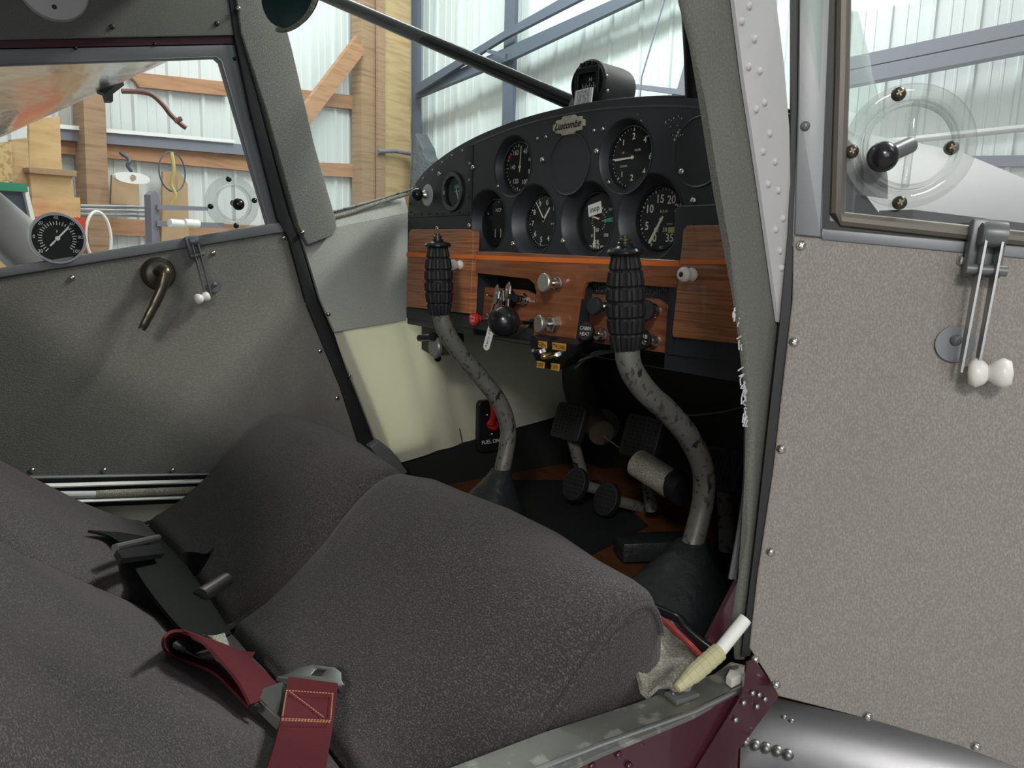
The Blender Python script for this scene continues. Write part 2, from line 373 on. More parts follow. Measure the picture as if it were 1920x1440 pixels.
# tarp and strap
b = new(); plate_px(b, FRONT, [(770, 290), (790, 270), (800, 296), (830, 302), (880, 300), (940, 285), (1000, 260), (1010, 340), (1030, 700), (900, 740), (770, 740)], .3, .5, sm=4, bev=.03)
mk('tarp', b, tarp, label='crumpled dark tarp heaped at the foot of the hangar door', cat='tarp')
b = new(); tube(b, [pt(SIDE, 709, 284, .27), pt(SIDE, 740, 283, .27), pt(SIDE, 768, 288, .27)], .022); mk('strap', b, hsteel2, label='grey strap stretched across the broad corner post', cat='strap')
b = new(); tube(b, [pt(FRONT, 1252, -20, .5), pt(FRONT, 1203, 145, .5), pt(FRONT, 1199, 200, .5)], .007, 6); mk('wire', b, hsteel2, label='thin wire hanging right of compass', cat='wire')

# stored things against the side wall
def item(name, pxs, h, th, m, label, cat, sm=0, group=None): return bar(name, SIDE, pxs, h, th, m, label, cat, group, sm=sm)
item('plywood_sheet', [(55, 225), (112, 218), (116, 318), (55, 318)], .45, .03, ply, 'tall plywood sheet, topmost of the boards on left', 'board')
item('osb_board', [(-40, 270), (22, 265), (24, 340), (-40, 345)], .62, .03, osb, 'flaky strand board at left window edge above green box', 'board')
item('lumber_board', [(22, 262), (52, 258), (56, 350), (24, 345)], .58, .05, lum2, 'upright pale board between strand board and plywood', 'board')
item('plywood_sheet', [(56, 322), (135, 326), (140, 378), (60, 372)], .62, .03, ply, 'short plywood offcut below the tall plywood sheet', 'board')
item('plywood_sheet', [(60, 372), (150, 370), (153, 462), (62, 462)], .75, .03, ply, 'square plywood offcut standing lowest, left of post', 'board')
item('lumber_board', [(54, 314), (144, 320), (144, 331), (56, 324)], .66, .10, lum, 'narrow brown timber lying on top of plywood offcuts', 'board')
t = thing('green_box', 'green-topped white box at lower left of far window', 'box', pt(SIDE, 25, 400, .9))
bar('box_lid', SIDE, [(-60, 338), (50, 344), (53, 360), (-60, 354)], 1.05, .3, green, parent=t)
bar('box_body', SIDE, [(-60, 354), (50, 359), (62, 430), (-60, 430)], 1.0, .22, hsteel, parent=t)
bar('box_corner', SIDE, [(46, 360), (54, 360), (68, 420), (60, 420)], 1.03, .05, whitep, parent=t)
item('toolbox', [(60, 406), (160, 408), (160, 470), (62, 470)], 1.0, .25, redt, 'red toolbox standing behind round dial gauge', 'toolbox')
item('cardboard_sheet', [(210, 328), (260, 332), (262, 385), (208, 382)], .10, .02, cardb, 'brown cardboard square behind hanging white part', 'cardboard')
t = thing('hanging_fairing', 'white oval part with a hole hanging from a chain', 'part', pt(SIDE, 249, 330, .3))
b = new(); plate(b, SIDE, *(lambda c: ([(c[0]+.135*math.cos(a)*(1+.1*abs(math.sin(a))), c[1]+.042*math.sin(a)) for a in [k*2*math.pi/40 for k in range(40)]], .27, .31, [circ(c[0], c[1], .026, 20)]))(loc2(SIDE, 248, 334, .3))); mk('fairing_shell', b, whitep, t)
b = new(); tube(b, spl([pt(SIDE, 247, 322, .3), pt(SIDE, 239, 310, .3), pt(SIDE, 243, 300, .3), pt(SIDE, 226, 287, .2)], 5), .013); mk('chain', b, hsteel, t)
t = thing('hoop', 'thin dark hoop hanging on wall with yellow rope', 'hoop', pt(SIDE, 323, 322, .2))
c = loc2(SIDE, 323, 322, .2); b = new(); tube(b, [SIDE @ V((c[0]+.115*math.cos(a), c[1]+.155*math.sin(a), .2)) for a in [k*2*math.pi/40 for k in range(41)]], .006, 6); mk('ring', b, hsteel, t)
b = new(); tube(b, spl([pt(SIDE, 322, 286, .22), pt(SIDE, 326, 318, .24), pt(SIDE, 321, 345, .22), pt(SIDE, 329, 365, .24), pt(SIDE, 321, 385, .22)], 5), .014, 6); mk('rope_tie', b, rope, t)
item('cardboard_sheet', [(305, 322), (336, 322), (352, 345), (355, 470), (303, 470)], .12, .02, cardb, 'tall brown board standing on wall behind the hoop', 'board')
t = thing('pipe_rack', 'dark steel rack holding long pipes right of the post', 'rack', pt(SIDE, 290, 420, .6))
bar('upright', SIDE, [(282, 365), (291, 358), (298, 366), (300, 470), (286, 470)], .7, .08, hsteel2, parent=t)
bar('arm', SIDE, [(295, 384), (390, 388), (390, 395), (295, 393)], .72, .05, hsteel2, parent=t)
bar('arm', SIDE, [(295, 414), (420, 418), (420, 428), (295, 424)], .72, .05, hsteel2, parent=t)
G3 = 'long pipes lying on the pipe rack'
for y0, y1, l in ((386, 389, 'upper bright metal pipe left of the rack upright'), (393, 397, 'middle bright metal pipe left of the rack upright'), (401, 405, 'lower bright metal pipe left of the rack upright')):
    b = new(); tube(b, [pt(SIDE, 150, y0, .5), pt(SIDE, 284, y1, .5)], .012); mk('metal_pipe', b, steel, label=l, cat='pipe', group=G3)
for x0, x1, l in ((318, 342, 'white rolled bundle left of its twin on the rack'), (346, 372, 'white rolled bundle right of its twin, nearer the vent')):
    b = new(); tube(b, [pt(SIDE, x0, 418, .8), pt(SIDE, x1, 420, .8)], .03); mk('white_roll', b, whitep, label=l, cat='roll', group='white rolls on the rack')
b = new(); c = loc2(SIDE, 185, 445, .8); tube(b, [SIDE @ V((c[0]+.085*math.cos(a), c[1]+.17*math.sin(a), .8)) for a in [k*2*math.pi/30 for k in range(31)]], .01, 6)
mk('cable_loop', b, whitep, label='pale cable looped over the post beside red toolbox', cat='cable')
bar('workbench_board', SIDE, [(-60, 470), (240, 478), (240, 560), (-60, 560)], 1.1, .05, lum2, 'pale workbench board low behind the wing strut', 'board')

# ------------------------------------------------------------------ aircraft outside parts
# wing outboard of the port window: metal underside, thick section
def wz(x): return .36
b = new(); rows = []
for i in range(14):
    x = -.50-i*.32; dz = wz(x); le = -.205-.108*(-.46-x); sec = []
    for (yy, zz) in ((le+.02, .10), (le+.005, .07), (le-.003, .04), (le+.004, .015), (le-.03, .0), (le-.10, -.004), (le-.35, -.006), (le-.8, .0), (le-1.25, .03), (le-1.25, .06), (le-.6, .13), (le-.15, .13)):
        sec.append(b.verts.new((x, yy, dz+zz)))
    rows.append(sec)
for a, c in zip(rows, rows[1:]):
    for k in range(len(a)): b.faces.new((a[k], a[(k+1) % len(a)], c[(k+1) % len(a)], c[k]))
b.faces.new(rows[0]); b.faces.new(rows[-1][::-1])
mk('wing', b, alum, label='polished metal wing underside above the far window', cat='wing', smooth=50)
t = thing('pitot_mount', 'dark bracket under the wing with a thin brown hose', 'bracket', on(208, 165, 0, -1.35))
P = frame((-1.35, 0, 0), (1, 0, 0))
bar('bracket', P, [(182, 150), (200, 136), (230, 148), (233, 160), (212, 176), (212, 190), (200, 190), (196, 176), (186, 172)], 0, .03, blackr, parent=t)
b = new(); tube(b, spl([on(228, 171, 0, -1.34), on(262, 172, 0, -1.34), on(285, 178, 0, -1.34), on(305, 196, 0, -1.34), on(320, 215, 0, -1.34), on(338, 232, 0, -1.34), on(349, 240, 0, -1.34)], 6), .006, 8); mk('hose', b, hose, t)
b = new(); tube(b, [on(328, 228, 0, -1.335), on(340, 222, 0, -1.335)], .006, 8); mk('hose_clip', b, hose, t)
b = new(); tube(b, [V((-.62, -.44, -.14)), on(-60, 365, 0, -1.25)], .062, 20, squash=.5); mk('wing_strut', b, silver, label='broad grey wing strut crossing far window lower left', cat='strut', smooth=60)
# nose cowling
b = new(); rows = []
CW = Matrix.Translation((-.03, .07, .0))
for y, s, zc in ((0, 1, -.012), (.1, 1, -.01), (.25, 1, .0), (.45, .99, .01), (.7, .95, .01), (.95, .86, .005), (1.1, .72, -.01), (1.2, .5, -.03), (1.24, .12, -.05)):
    ring = []
    for k in range(40):
        a = 2*math.pi*k/40; cx, sx = math.cos(a), math.sin(a)
        ring.append(b.verts.new(CW @ V((.468*s*abs(cx)**.68*(1 if cx > 0 else -1), y, zc-.19+(.385 if sx > 0 else .62)*s*abs(sx)**.8*(1 if sx > 0 else -1)))))
    rows.append(ring)
for a, c in zip(rows, rows[1:]):
    for k in range(40): b.faces.new((a[k], a[(k+1) % 40], c[(k+1) % 40], c[k]))
b.faces.new(rows[-1])
cowl = mk('nose_cowling', b, mat('cowling_silver', (.17, .17, .18), .55, .1), label='pale rounded nose cowling seen through open door window', cat='cowling', smooth=60)
# windshield
wb = [(-.475, -.14, .062), (-.468, 0, .106), (-.40, .09, .15), (-.26, .15, .185), (-.03, .19, .20), (.20, .15, .185), (.34, .09, .15), (.41, 0, .106), (.437, -.13, .06)]
wt = [(-.475, -.34, .42), (-.46, -.31, .44), (-.36, -.27, .47), (-.22, -.25, .49), (-.03, -.24, .50), (.16, -.25, .49), (.30, -.27, .47), (.41, -.30, .44), (.437, -.33, .42)]
b = new(); A = spl(wb, 5); B = spl(wt, 5); g = [[b.verts.new(p.lerp(q, k/8)+V((0, .03*math.sin(math.pi*k/8), 0))) for k in range(9)] for p, q in zip(A, B)]
for a, c in zip(g, g[1:]):
    for k in range(8): b.faces.new((a[k], a[k+1], c[k+1], c[k]))
ws = mk('windshield', b, wsg, label='curved green-tinted windshield above the instrument panel', cat='windshield', smooth=60)
b = new(); tube(b, A[:14], .0022, 8); mk('windshield_bead', b, tubem, ws)

# ------------------------------------------------------------------ cabin shell
b = new(); box(b, frame((0, 0, 0), (0, 0, 1), (0, 1, 0)), -.50, .46, -1.35, -.34, .42, .45); mk('cabin_roof', b, postm, kind='structure', label='grey headliner over the cabin', cat='headliner')
b = new(); box(b, frame((0, 0, 0), (0, 0, 1), (0, 1, 0)), -.50, .46, -1.37, -1.34, -.5, .42); mk('rear_bulkhead', b, postm, kind='structure', label='grey rear wall behind the seats', cat='bulkhead')
b = new(); box(b, frame((0, 0, 0), (0, 0, 1), (0, 1, 0)), -.50, .44, -1.34, .46, -.49, -.45); mk('cabin_floor', b, woodfloor, kind='structure', label='brown plywood cabin floor', cat='floor')
b = new(); box(b, frame((0, 0, 0), (0, 0, 1), (0, 1, 0)), -.478, .43, .47, .49, -.49, -.03); box(b, frame((0, 0, 0), (0, 0, 1), (0, 1, 0)), -.40, .34, .465, .485, -.04, .10); mk('firewall', b, darkm, kind='structure', label='dark firewall under the instrument panel', cat='bulkhead')
b = new(); box(b, frame((0, 0, 0), (0, 0, 1), (0, 1, 0)), .41, .44, .0, .48, -.49, .05); mk('starboard_kick_panel', b, darkm, kind='structure', label='dark side panel beyond door post', cat='panel')
# port wall pieces
t = thing('port_sidewall', 'port cabin sidewall of fabric above cream sheet', 'sidewall', (-.46, .1, -.4))
bar('lower_liner', PORT, [(380, 890), (640, 860), (1110, 740), (1150, 900), (900, 1050), (100, 1100), (-80, 1080), (-80, 900)], -.012, .01, darkm, parent=t)
# cream panel as a gently creased sheet
b = new(); cols = []
N = 40
for i in range(N+1):
    f = i/N; tp = V((625, 612)).lerp(V((1090, 520)), f); bt = V((712, 880)).lerp(V((1090, 768)), f) if f > .0 else V((712, 880))
    x0, y0 = loc2(PORT, tp.x, tp.y); x1, y1 = loc2(PORT, bt.x, bt.y)
    wv = lambda f: .004*math.sin(f*9)-.005*math.exp(-((f-.30)/.035)**2)+.003*math.exp(-((f-.36)/.03)**2)-.004*math.exp(-((f-.43)/.02)**2)
    cols.append([b.verts.new(PORT @ V((x0+(x1-x0)*k/10, y0+(y1-y0)*k/10, -.006+wv(f)))) for k in range(11)])
for a, c in zip(cols, cols[1:]):
    for k in range(10): b.faces.new((a[k], a[k+1], c[k+1], c[k]))
for f in list(b.faces): pass
bmesh.ops.solidify(b, geom=list(b.faces), thickness=.002); mk('cream_panel', b, cream, t, label='cream painted sheet below fabric', smooth=60)
bar('fabric_panel', PORT, [(560, 430), (640, 424), (766, 399), (762, 601), (628, 623), (600, 560)], .002, .008, fab3, parent=t, bev=.0015)
# the sill above the fold leans outboard
b = new(); q = [pt(PORT, 622, 428, .002), pt(PORT, 766, 399, .002), V((-.482, .012, .104)), V((-.482, -.135, .066))]
vs = [b.verts.new(p) for p in q]+[b.verts.new(p+V((-.004, 0, -.006))) for p in q]
b.faces.new(vs[:4]); b.faces.new(vs[4:][::-1])
for k in range(4): b.faces.new((vs[k], vs[(k+1) % 4], vs[4+(k+1) % 4], vs[4+k]))
mk('sill_fabric', b, fab3, t)
screws(t, PORT, [(616, 589), (655, 705)], .0036, h=.003)
b = new(); tube(b, spl([on(626, 407, 0, -.468), on(660, 398, 0, -.468), on(690, 387, 0, -.468), on(765, 363, 0, -.466)], 6), .0035, 8); mk('sill_bead', b, canvas, t)

# door frame strip and A-post on the port side
t = thing('port_door_post', 'grey fabric-covered door post on far side of cabin', 'post', (-.45, -.2, -.3))
bar('post_cover', PORT, [(402, -300), (452, -300), (502, -60), (524, 0), (548, 90), (590, 270), (630, 410), (632, 428), (622, 443), (578, 460), (560, 425), (500, 210), (452, 62)], .016, .02, fab2, parent=t, bev=.003)
bar('seal', PORT, [(388, -300), (406, -300), (438, -60), (452, 62), (488, 205), (541, 400), (562, 450), (594, 560), (664, 729), (718, 868), (745, 930), (728, 930), (677, 845), (640, 729), (573, 566), (540, 445), (520, 410), (468, 205), (439, 66), (420, -60)], .012, .02, blackr, parent=t, bev=.002)
screws(t, PORT, [(447, 16), (567, 436)], .004, h=.017)
b = new(); plate_px(b, PORT, [(694, 838), (712, 826), (735, 845), (765, 885), (745, 900)], .01, .03, sm=0, bev=.002); mk('seat_rail_bracket', b, gmetal, t)

t = thing('port_header', 'dark grey fabric header above the far cabin window', 'header', (-.46, -.45, .3))
bar('header_cover', PORT, [(-160, -300), (388, -300), (426, -20), (440, 66), (-160, 78)], .010, .02, postm, parent=t, bev=.002)
bar('header_seam', PORT, [(-160, 76), (440, 64), (444, 84), (-160, 96)], .004, .01, maroon, parent=t)
screws(t, PORT, [(210, 50), (407, 44)], .0035, m=bronze, h=.011)
b = new(); c = loc2(PORT, 100, -24, .012); lathe(b, [(0, .005), (.036, .005), (.040, .003), (.042, -.002)], PORT @ Matrix.Translation((c[0], c[1], .012)), 40)
o = mk('header_disc', b, skin, label='white round cover disc on header above far window', cat='cover')
screws(o, PORT, [(102, 13)], .003, m=bronze, h=.017)

# ------------------------------------------------------------------ port door
t = pdoor = thing('cabin_door', 'closed far cabin door lined with grey fabric', 'door', (-.46, -.4, -.37))
bar('door_panel', PORT, [(-200, 552), (508, 438), (540, 442), (574, 566), (640, 729), (680, 850), (690, 886), (380, 890), (-200, 896)], .006, .03, fab, parent=t, bev=.002)
wf = bar('x', PORT, [(0, 0), (1, 0), (0, 1)], 0, .001, gmetal); bpy.data.objects.remove(wf)
b = new(); plate_px(b, PORT, [(-200, 93), (441, 80), (480, 205), (540, 440), (-200, 556)], -.012, .004, holes=[[(-170, 127), (405, 108), (414, 116), (503, 420), (500, 428), (-170, 540)]], bev=.0012)
fr = mk('window_frame', b, gmetal, t)
b = new(); tube(b, [pt(PORT, *q, .002) for q in ((-170, 542), (500, 430), (504, 421), (415, 115), (405, 107), (-170, 127))], .0022, 8); mk('window_channel', b, gmetal, fr)
bar('jamb', PORT, [(400, -60), (470, -60), (500, 205), (560, 420), (620, 560), (690, 729), (745, 868), (765, 930), (700, 930), (650, 845), (600, 729), (540, 566), (525, 445), (505, 410), (455, 205), (420, 66)], -.008, .008, blackr, parent=t)
b = new(); plate_px(b, PORT, [(-170, 125), (408, 105), (506, 424), (-170, 542)], -.006, -.004); mk('window_pane', b, gl, t)
bar('sill_lip', PORT, [(-200, 536), (535, 415), (540, 434), (-200, 554)], .010, .012, gmetal, parent=t, bev=.002)
screws(t, PORT, [(135, 521), (359, 480), (400, 474), (532, 446), (60, 882), (195, 882), (323, 882), (600, 658), (632, 746), (665, 830), (575, 570)], .0040, h=.007)
screws(t, PORT, [(141, 90), (290, 83), (440, 110), (471, 223), (503, 333)], .0026, m=blackm, h=.005, name='frame_rivet')
# inner door handle
c = loc2(PORT, 296, 513, .006)
b = new(); lathe(b, [(0, .010), (.012, .011), (.016, .009), (.019, .009), (.021, .005), (.024, .002), (.024, -.002)], PORT @ Matrix.Translation((c[0], c[1], .008)), 36); t = mk('door_handle', b, bronze, pdoor, label='bronze handle rosette', smooth=50)
b = new(); tube(b, spl([pt(PORT, 298, 510, .018), pt(PORT, 306, 504, .034), pt(PORT, 311, 512, .042), pt(PORT, 304, 540, .044), pt(PORT, 288, 575, .044), pt(PORT, 275, 600, .044), pt(PORT, 266, 618, .043)], 6), [.009, .0085, .0085, .008, .0072, .0065, .006, .0052], 14, squash=.8); mk('lever', b, bronze, t, smooth=60)
# window latches
def latch(M, top, bot, knobp, label, hh, s=1):
    a = pt(M, *top, hh+.022*s); c = pt(M, *bot, hh+.016*s)
    d = (c-a); n = V((M[0][2], M[1][2], M[2][2])); sd = d.cross(n).normalized()
    b = new()
    for k in (-1, 1): ribbon(b, [a+sd*.004*s*k, a.lerp(c, .5)+sd*.004*s*k, c+sd*.004*s*k], [a+sd*.004*s*k-n*.012*s, a.lerp(c, .5)+sd*.004*s*k-n*.009*s, c+sd*.004*s*k-n*.007*s], .0012*s, 3)
    t = mk('window_latch', b, steel, label, label='slim steel latch')
    b = new(); lathe(b, [(0, .006*s), (.006*s, .006*s), (.007*s, .004*s), (.007*s, -.006*s), (0, -.006*s)], frame(a-n*.006*s, sd), 20)
    lathe(b, [(0, .010*s), (.003*s, .010*s), (.003*s, -.010*s), (0, -.010*s)], frame(a.lerp(c, .25)-n*.006*s, sd), 14); mk('pivot', b, gmetal, t)
    b = new(); box(b, frame(a.lerp(c, .12)-n*.014*s, n, d), -.009*s, .009*s, -.018*s, .014*s, -.006*s, .003*s, .0015); mk('bracket', b, gmetal, t)
    k = pt(M, *knobp, hh+.018*s)
    prof = [(0, 0), (.0065, .0005), (.0085, .004), (.0065, .008), (.0042, .010), (.0065, .0125), (.0085, .017), (.0065, .021), (0, .022)]
    side = sd if (c-k).length < 1e-4 else (k-c).normalized()
    b = new(); lathe(b, [(r*s, h*s) for r, h in prof], frame(c-n*.004*s, side*.9+n*.1), 20); mk('knob', b, white, t, label='white spool knob', smooth=60)
    return t
latch(PORT, (365, 452), (392, 555), (376, 560), pdoor, .006)
x, y = loc2(PORT, 402, 536, .007); b = new(); lathe(b, [(0, .0015), (.010, .0015), (.010, 0)], PORT @ Matrix.Translation((x, y, .0065)), 24); dome(b, PORT, x, y+.002, .009, .0036)
mk('latch_washer', b, gmetal, pdoor)

def round_vent(M, cx, cy, r1, r0, hh, label, scr, knob, kr, bolts_r=.0042):
    x, y = loc2(M, cx, cy, hh); T = M @ Matrix.Translation((x, y, hh))
    b = new(); lathe(b, [(r0, 0), (r0, .003), (r0+.003, .004), (r1-.002, .004), (r1, .003), (r1, 0)], T, 48, closed=True); t = mk('window_vent', b, vent, label, label='round clear vent disc', smooth=40)
    b = new(); lathe(b, [(r0-.001, 0), (r0-.001, .010), (r0-.004, .010), (r0-.004, 0)], T, 48, closed=True); mk('rim', b, vent, t, smooth=40)
    b = new(); lathe(b, [(0, .006), (r0-.005, .006), (r0-.005, .004), (0, .004)], T, 40); mk('disc', b, gl, t)
    b = new(); box(b, T, -.0022, .0022, -r0+.002, r0-.002, .004, .011, .0008); mk('vane', b, vent, t)
    for k, (px, py) in enumerate(scr):
        sx, sy = loc2(M, px, py, hh+.004); b = new(); dome(b, M, sx, sy, hh+.004, bolts_r); mk('screw', b, bronze if kr > .009 else blackm, t, smooth=40)
    kx, ky = loc2(M, *knob, hh+.03)
    kp = M @ V((kx, ky, hh+.03)); kb = T @ V((0, 0, .006))
    b = new(); tube(b, [kb, kp], kr*.55, 14); mk('stem', b, blackm if kr <= .009 else gmetal, t)
    b = new(); lathe(b, [(kr*math.sin(R_(a)), kr*math.cos(R_(a))) for a in range(0, 181, 15)], frame(kp, M.to_3x3() @ V((0, 0, 1))), 24); mk('knob', b, blackm, t, smooth=80)
    return t
round_vent(PORT, 435, 381, .0405, .0285, .0, pdoor, [(429, 336), (477, 376), (443, 423), (395, 387)], (447, 383), .009)
# dial on the window
c = loc2(PORT, 107, 447, .004); T = PORT @ Matrix.Translation((c[0], c[1], .004))
t = thing('thermometer', 'round black dial thermometer on the far window', 'thermometer', M=T)
b = new(); lathe(b, [(.0, -.002), (.034, -.002), (.035, .004), (.034, .009), (.031, .009), (.030, .006), (.030, .0)], T, 44); mk('case', b, metal, t, label='bright metal rim', smooth=40)
b = new(); lathe(b, [(0, .0045), (.031, .0045)], T, 40); df = mk('dial_face', b, dialm, t)
b = new()
for k in range(28):
    a = R_(-140+k*10); r0_, r1_ = (.0185, .0225) if k % 2 else (.018, .0235)
    box(b, T @ Matrix.Rotation(-a, 4, 'Z'), -.0005, .0005, r0_, r1_, .0046, .0049)
for k, s in enumerate(('20', '0', '20', '40', '60', '80', '100')): a = R_(-130+k*43); text(b, s, .0062, T, .0275*math.sin(a), .0275*math.cos(a), .0048)
text(b, 'F', .005, T, 0, .009, .0048)
mk('markings', b, markm, df, smooth=0)
b = new(); TT = T @ Matrix.Rotation(R_(-42), 4, 'Z'); box(b, TT, -.0011, .0011, -.014, .021, .005, .0056); lathe(b, [(0, .0062), (.003, .0062), (.003, .005)], T, 16); mk('needle', b, markm, t)
b = new(); lathe(b, [(0, .0085), (.031, .0085)], T, 32); mk('glass', b, gg, t)

# lower port rails
t = thing('door_sill_rail', 'pale metal door sill rails along the far door bottom', 'rail', on(200, 920, 0, -.44))
for (y0, y1, r, m, hh, nm) in ((896, 889, .004, gmetal, .012, 'trim_rail'), (914, 902, .0055, whitep, .014, 'upper_rail'), (946, 931, .0045, whitep, .022, 'lower_rail')):
    b = new(); tube(b, [pt(PORT, -60, y0+1, hh), pt(PORT, 420, y1-1, hh)], r, 8, squash=.6); mk(nm, b, m, t)
b = new(); tube(b, [pt(PORT, -60, 931, .02), pt(PORT, 180, 927, .02), pt(PORT, 420, 917, .02)], .0055, 12); mk('cable_conduit', b, skin, t)
b = new(); tube(b, [pt(PORT, 180, 927, .02), pt(PORT, 420, 917, .02)], .0062, 12); mk('tape_wrap', b, canvas, t)
bar('backing', PORT, [(-80, 896), (440, 888), (430, 940), (-80, 960)], .004, .01, darkm, parent=t)
bar('cream_lower_liner', PORT, [(-80, 950), (430, 934), (420, 1080), (-80, 1100)], -.004, .006, cream, 'cream painted liner below the far door sill', 'panel')

# ------------------------------------------------------------------ instrument panel
ip = thing('dashboard', 'curved black instrument panel full of round dials', 'panel', (-.03, 0, -.03))
PX = -.03                                  # aircraft centreline
half = [(.414, -.125), (.414, .065), (.410, .092), (.394, .114), (.365, .134), (.318, .152), (.26, .168), (.19, .181), (.11, .190), (.04, .194)]
out = [(PX-a, z) for a, z in half]+[(PX+a, z) for a, z in half[::-1]]
topc = spl([V((a, z, 0)) for a, z in out[1:-1]], 4)
ol = [out[0]]+[(p.x, p.y) for p in topc]+[out[-1]]
G = {}                                     # instruments: centre on the dial plane, dial radius, recess radius, depth
for k, px, py, r, ro, dp in (('asi', 973, 313, .036, .043, .012), ('vsi', 1184, 295, .0375, .044, .012), ('tach', 1238, 410, .0375, .051, .020), ('oil', 1120, 415, .0375, .050, .020),
                             ('alt', 1018, 415, .0365, .050, .020), ('vac', 932, 418, .0365, .049, .020), ('fuel', 855, 360, .030, .032, .004)):
    x, y = loc2(PAN, px, py, -dp); G[k] = (x, y, r, ro, dp)
b = new()
plate(b, PAN, [(x, y-0.0) for x, y in [(q[0], max(q[1], -.125)) for q in ol]], -.004, 0, holes=[circ(G[k][0], G[k][1], G[k][3]*.995, 48) for k in G]+[rrect(PX-.202, PX+.200, -.1245, .0, .003)])
mk('panel_face', b, blackp, ip, smooth=30)
# rolled lip along the top
b = new(); prof = [(0, 0), (.004, -.0008), (.008, -.0035), (.0105, -.0075), (.0115, -.012), (.0115, -.06)]
lip = []; C0 = V((PX, -.02, 0))
for i, p in enumerate(topc):
    tg = (topc[min(i+1, len(topc)-1)]-topc[max(i-1, 0)]).normalized(); nn = V((-tg.y, tg.x, 0))
    if nn.dot(p-C0) < 0: nn = -nn
    lip.append([b.verts.new(PAN @ V((p.x+nn.x*(u-.0105), p.y+nn.y*(u-.0105), h+.0005))) for u, h in prof])
for a, c in zip(lip, lip[1:]):
    for k in range(len(prof)-1): b.faces.new((a[k], a[k+1], c[k+1], c[k]))
mk('rolled_lip', b, blackp, ip, smooth=70)
b = new(); tube(b, [PAN @ V((p.x, p.y+.0022, -.014)) for p in topc], .0022, 8); mk('edge_welt', b, blackr, ip)
# riveted end plates
for sgn, nm in ((-1, 'end_plate'),):
    e = [(PX-.413, .066), (PX-.409, .09), (PX-.393, .112), (PX-.364, .131), (PX-.318, .148), (PX-.262, .162), (PX-.235, .168), (PX-.213, .168), (PX-.213, .062), (PX-.413, .062)]
    b = new(); plate(b, PAN, e, 0, .0015, holes=[circ(G['fuel'][0], G['fuel'][1], .0315, 40)], bev=.0006); ep = mk('end_plate', b, blackp, ip)
    rv = [(PX-.405, .086), (PX-.385, .112), (PX-.36, .126), (PX-.33, .138), (PX-.30, .148), (PX-.27, .156), (PX-.24, .161), (PX-.219, .140), (PX-.219, .115), (PX-.219, .09), (PX-.219, .068), (PX-.245, .067), (PX-.27, .067), (PX-.295, .067), (PX-.315, .067), (PX-.34, .067), (PX-.365, .067), (PX-.388, .067), (PX-.403, .072)]
    for x, y in rv: b = new(); dome(b, PAN, x, y, .0015, .0023, False); mk('rivet', b, steel if y > .1 else blackp, ep, smooth=50)
b = new(); plate(b, PAN, [(PX-.413, .058), (PX-.213, .058), (PX-.213, -.01), (PX-.413, -.01)], 0, .001); mk('lower_strip', b, blackp, ip)
b = new(); plate(b, PAN, rrect(PX+.205, PX+.40, -.01, .062, .006), 0, .004, bev=.002); mk('right_pad', b, blackp, ip)
screws(ip, PAN, [(1008, 260), (1024, 257), (1114, 245), (1131, 242), (934, 349), (1142, 342)], .0024, h=.0008, dish=False)
screws(ip, PAN, [(1017, 300), (1119, 284), (824, 326), (887, 314), (962, 457), (1162, 459), (820, 428), (880, 423), (1300, 376), (1278, 322), (1305, 423), (1056, 452)], .0040, h=.0008)
b = new(); tube(b, [PAN @ V((PX-.202, .001, .001)), PAN @ V((PX+.212, -.002, .001))], .0016, 8); mk('bottom_edge', b, skin, ip)
# pad for mounts: cone recesses belong to the panel
for k in G:
    if k == 'fuel': continue
    x, y, r, ro, dp = G[k]; b = new(); T = PAN @ Matrix.Translation((x, y, 0))
    n = 8; prof = [(ro+.0015, .0006), (ro, .0004)]+[(ro-(ro-r)*(i/n), -dp*(1-math.cos(i/n*math.pi/2))*.25-dp*.75*(i/n)**1.1) for i in range(1, n+1)]+[(r+.001, -dp-.008)]
    lathe(b, prof, T, 48); mk('dial_recess', b, blackp, ip, smooth=60)
# vacant instrument covers
for px, py, r, lb in ((1067, 308, .0405, 'blank round cover plate below the maker badge'), (1312, 285, .0385, 'blank round cover plate partly behind the near door post')):
    x, y = loc2(PAN, px, py, 0); T = PAN @ Matrix.Translation((x, y, 0)); b = new()
    lathe(b, [(0, .0006), (r-.003, .0006), (r-.001, .0018), (r, .0012), (r, 0)], T, 48); o = mk('instrument_cover', b, blackp, label=lb, cat='cover', group='blank instrument covers', smooth=15)
# worn placard area
b = new(); x, y = loc2(PAN, 1270, 258, .001)
for k in range(9): dx, dy = random.gauss(0, .004), random.gauss(0, .004); lathe(b, [(0, .0006), (random.uniform(.0006, .0016), .0003)], PAN @ Matrix.Translation((x+dx, y+dy, .001)), 7)
for k in range(14): x2, y2 = loc2(PAN, random.uniform(1190, 1290), random.uniform(212, 245), .001); lathe(b, [(0, .0004), (random.uniform(.0004, .0009), .0002)], PAN @ Matrix.Translation((x2, y2, .0005)), 6)
mk('paint_chip', b, skin, ip, label='pale paint chips')

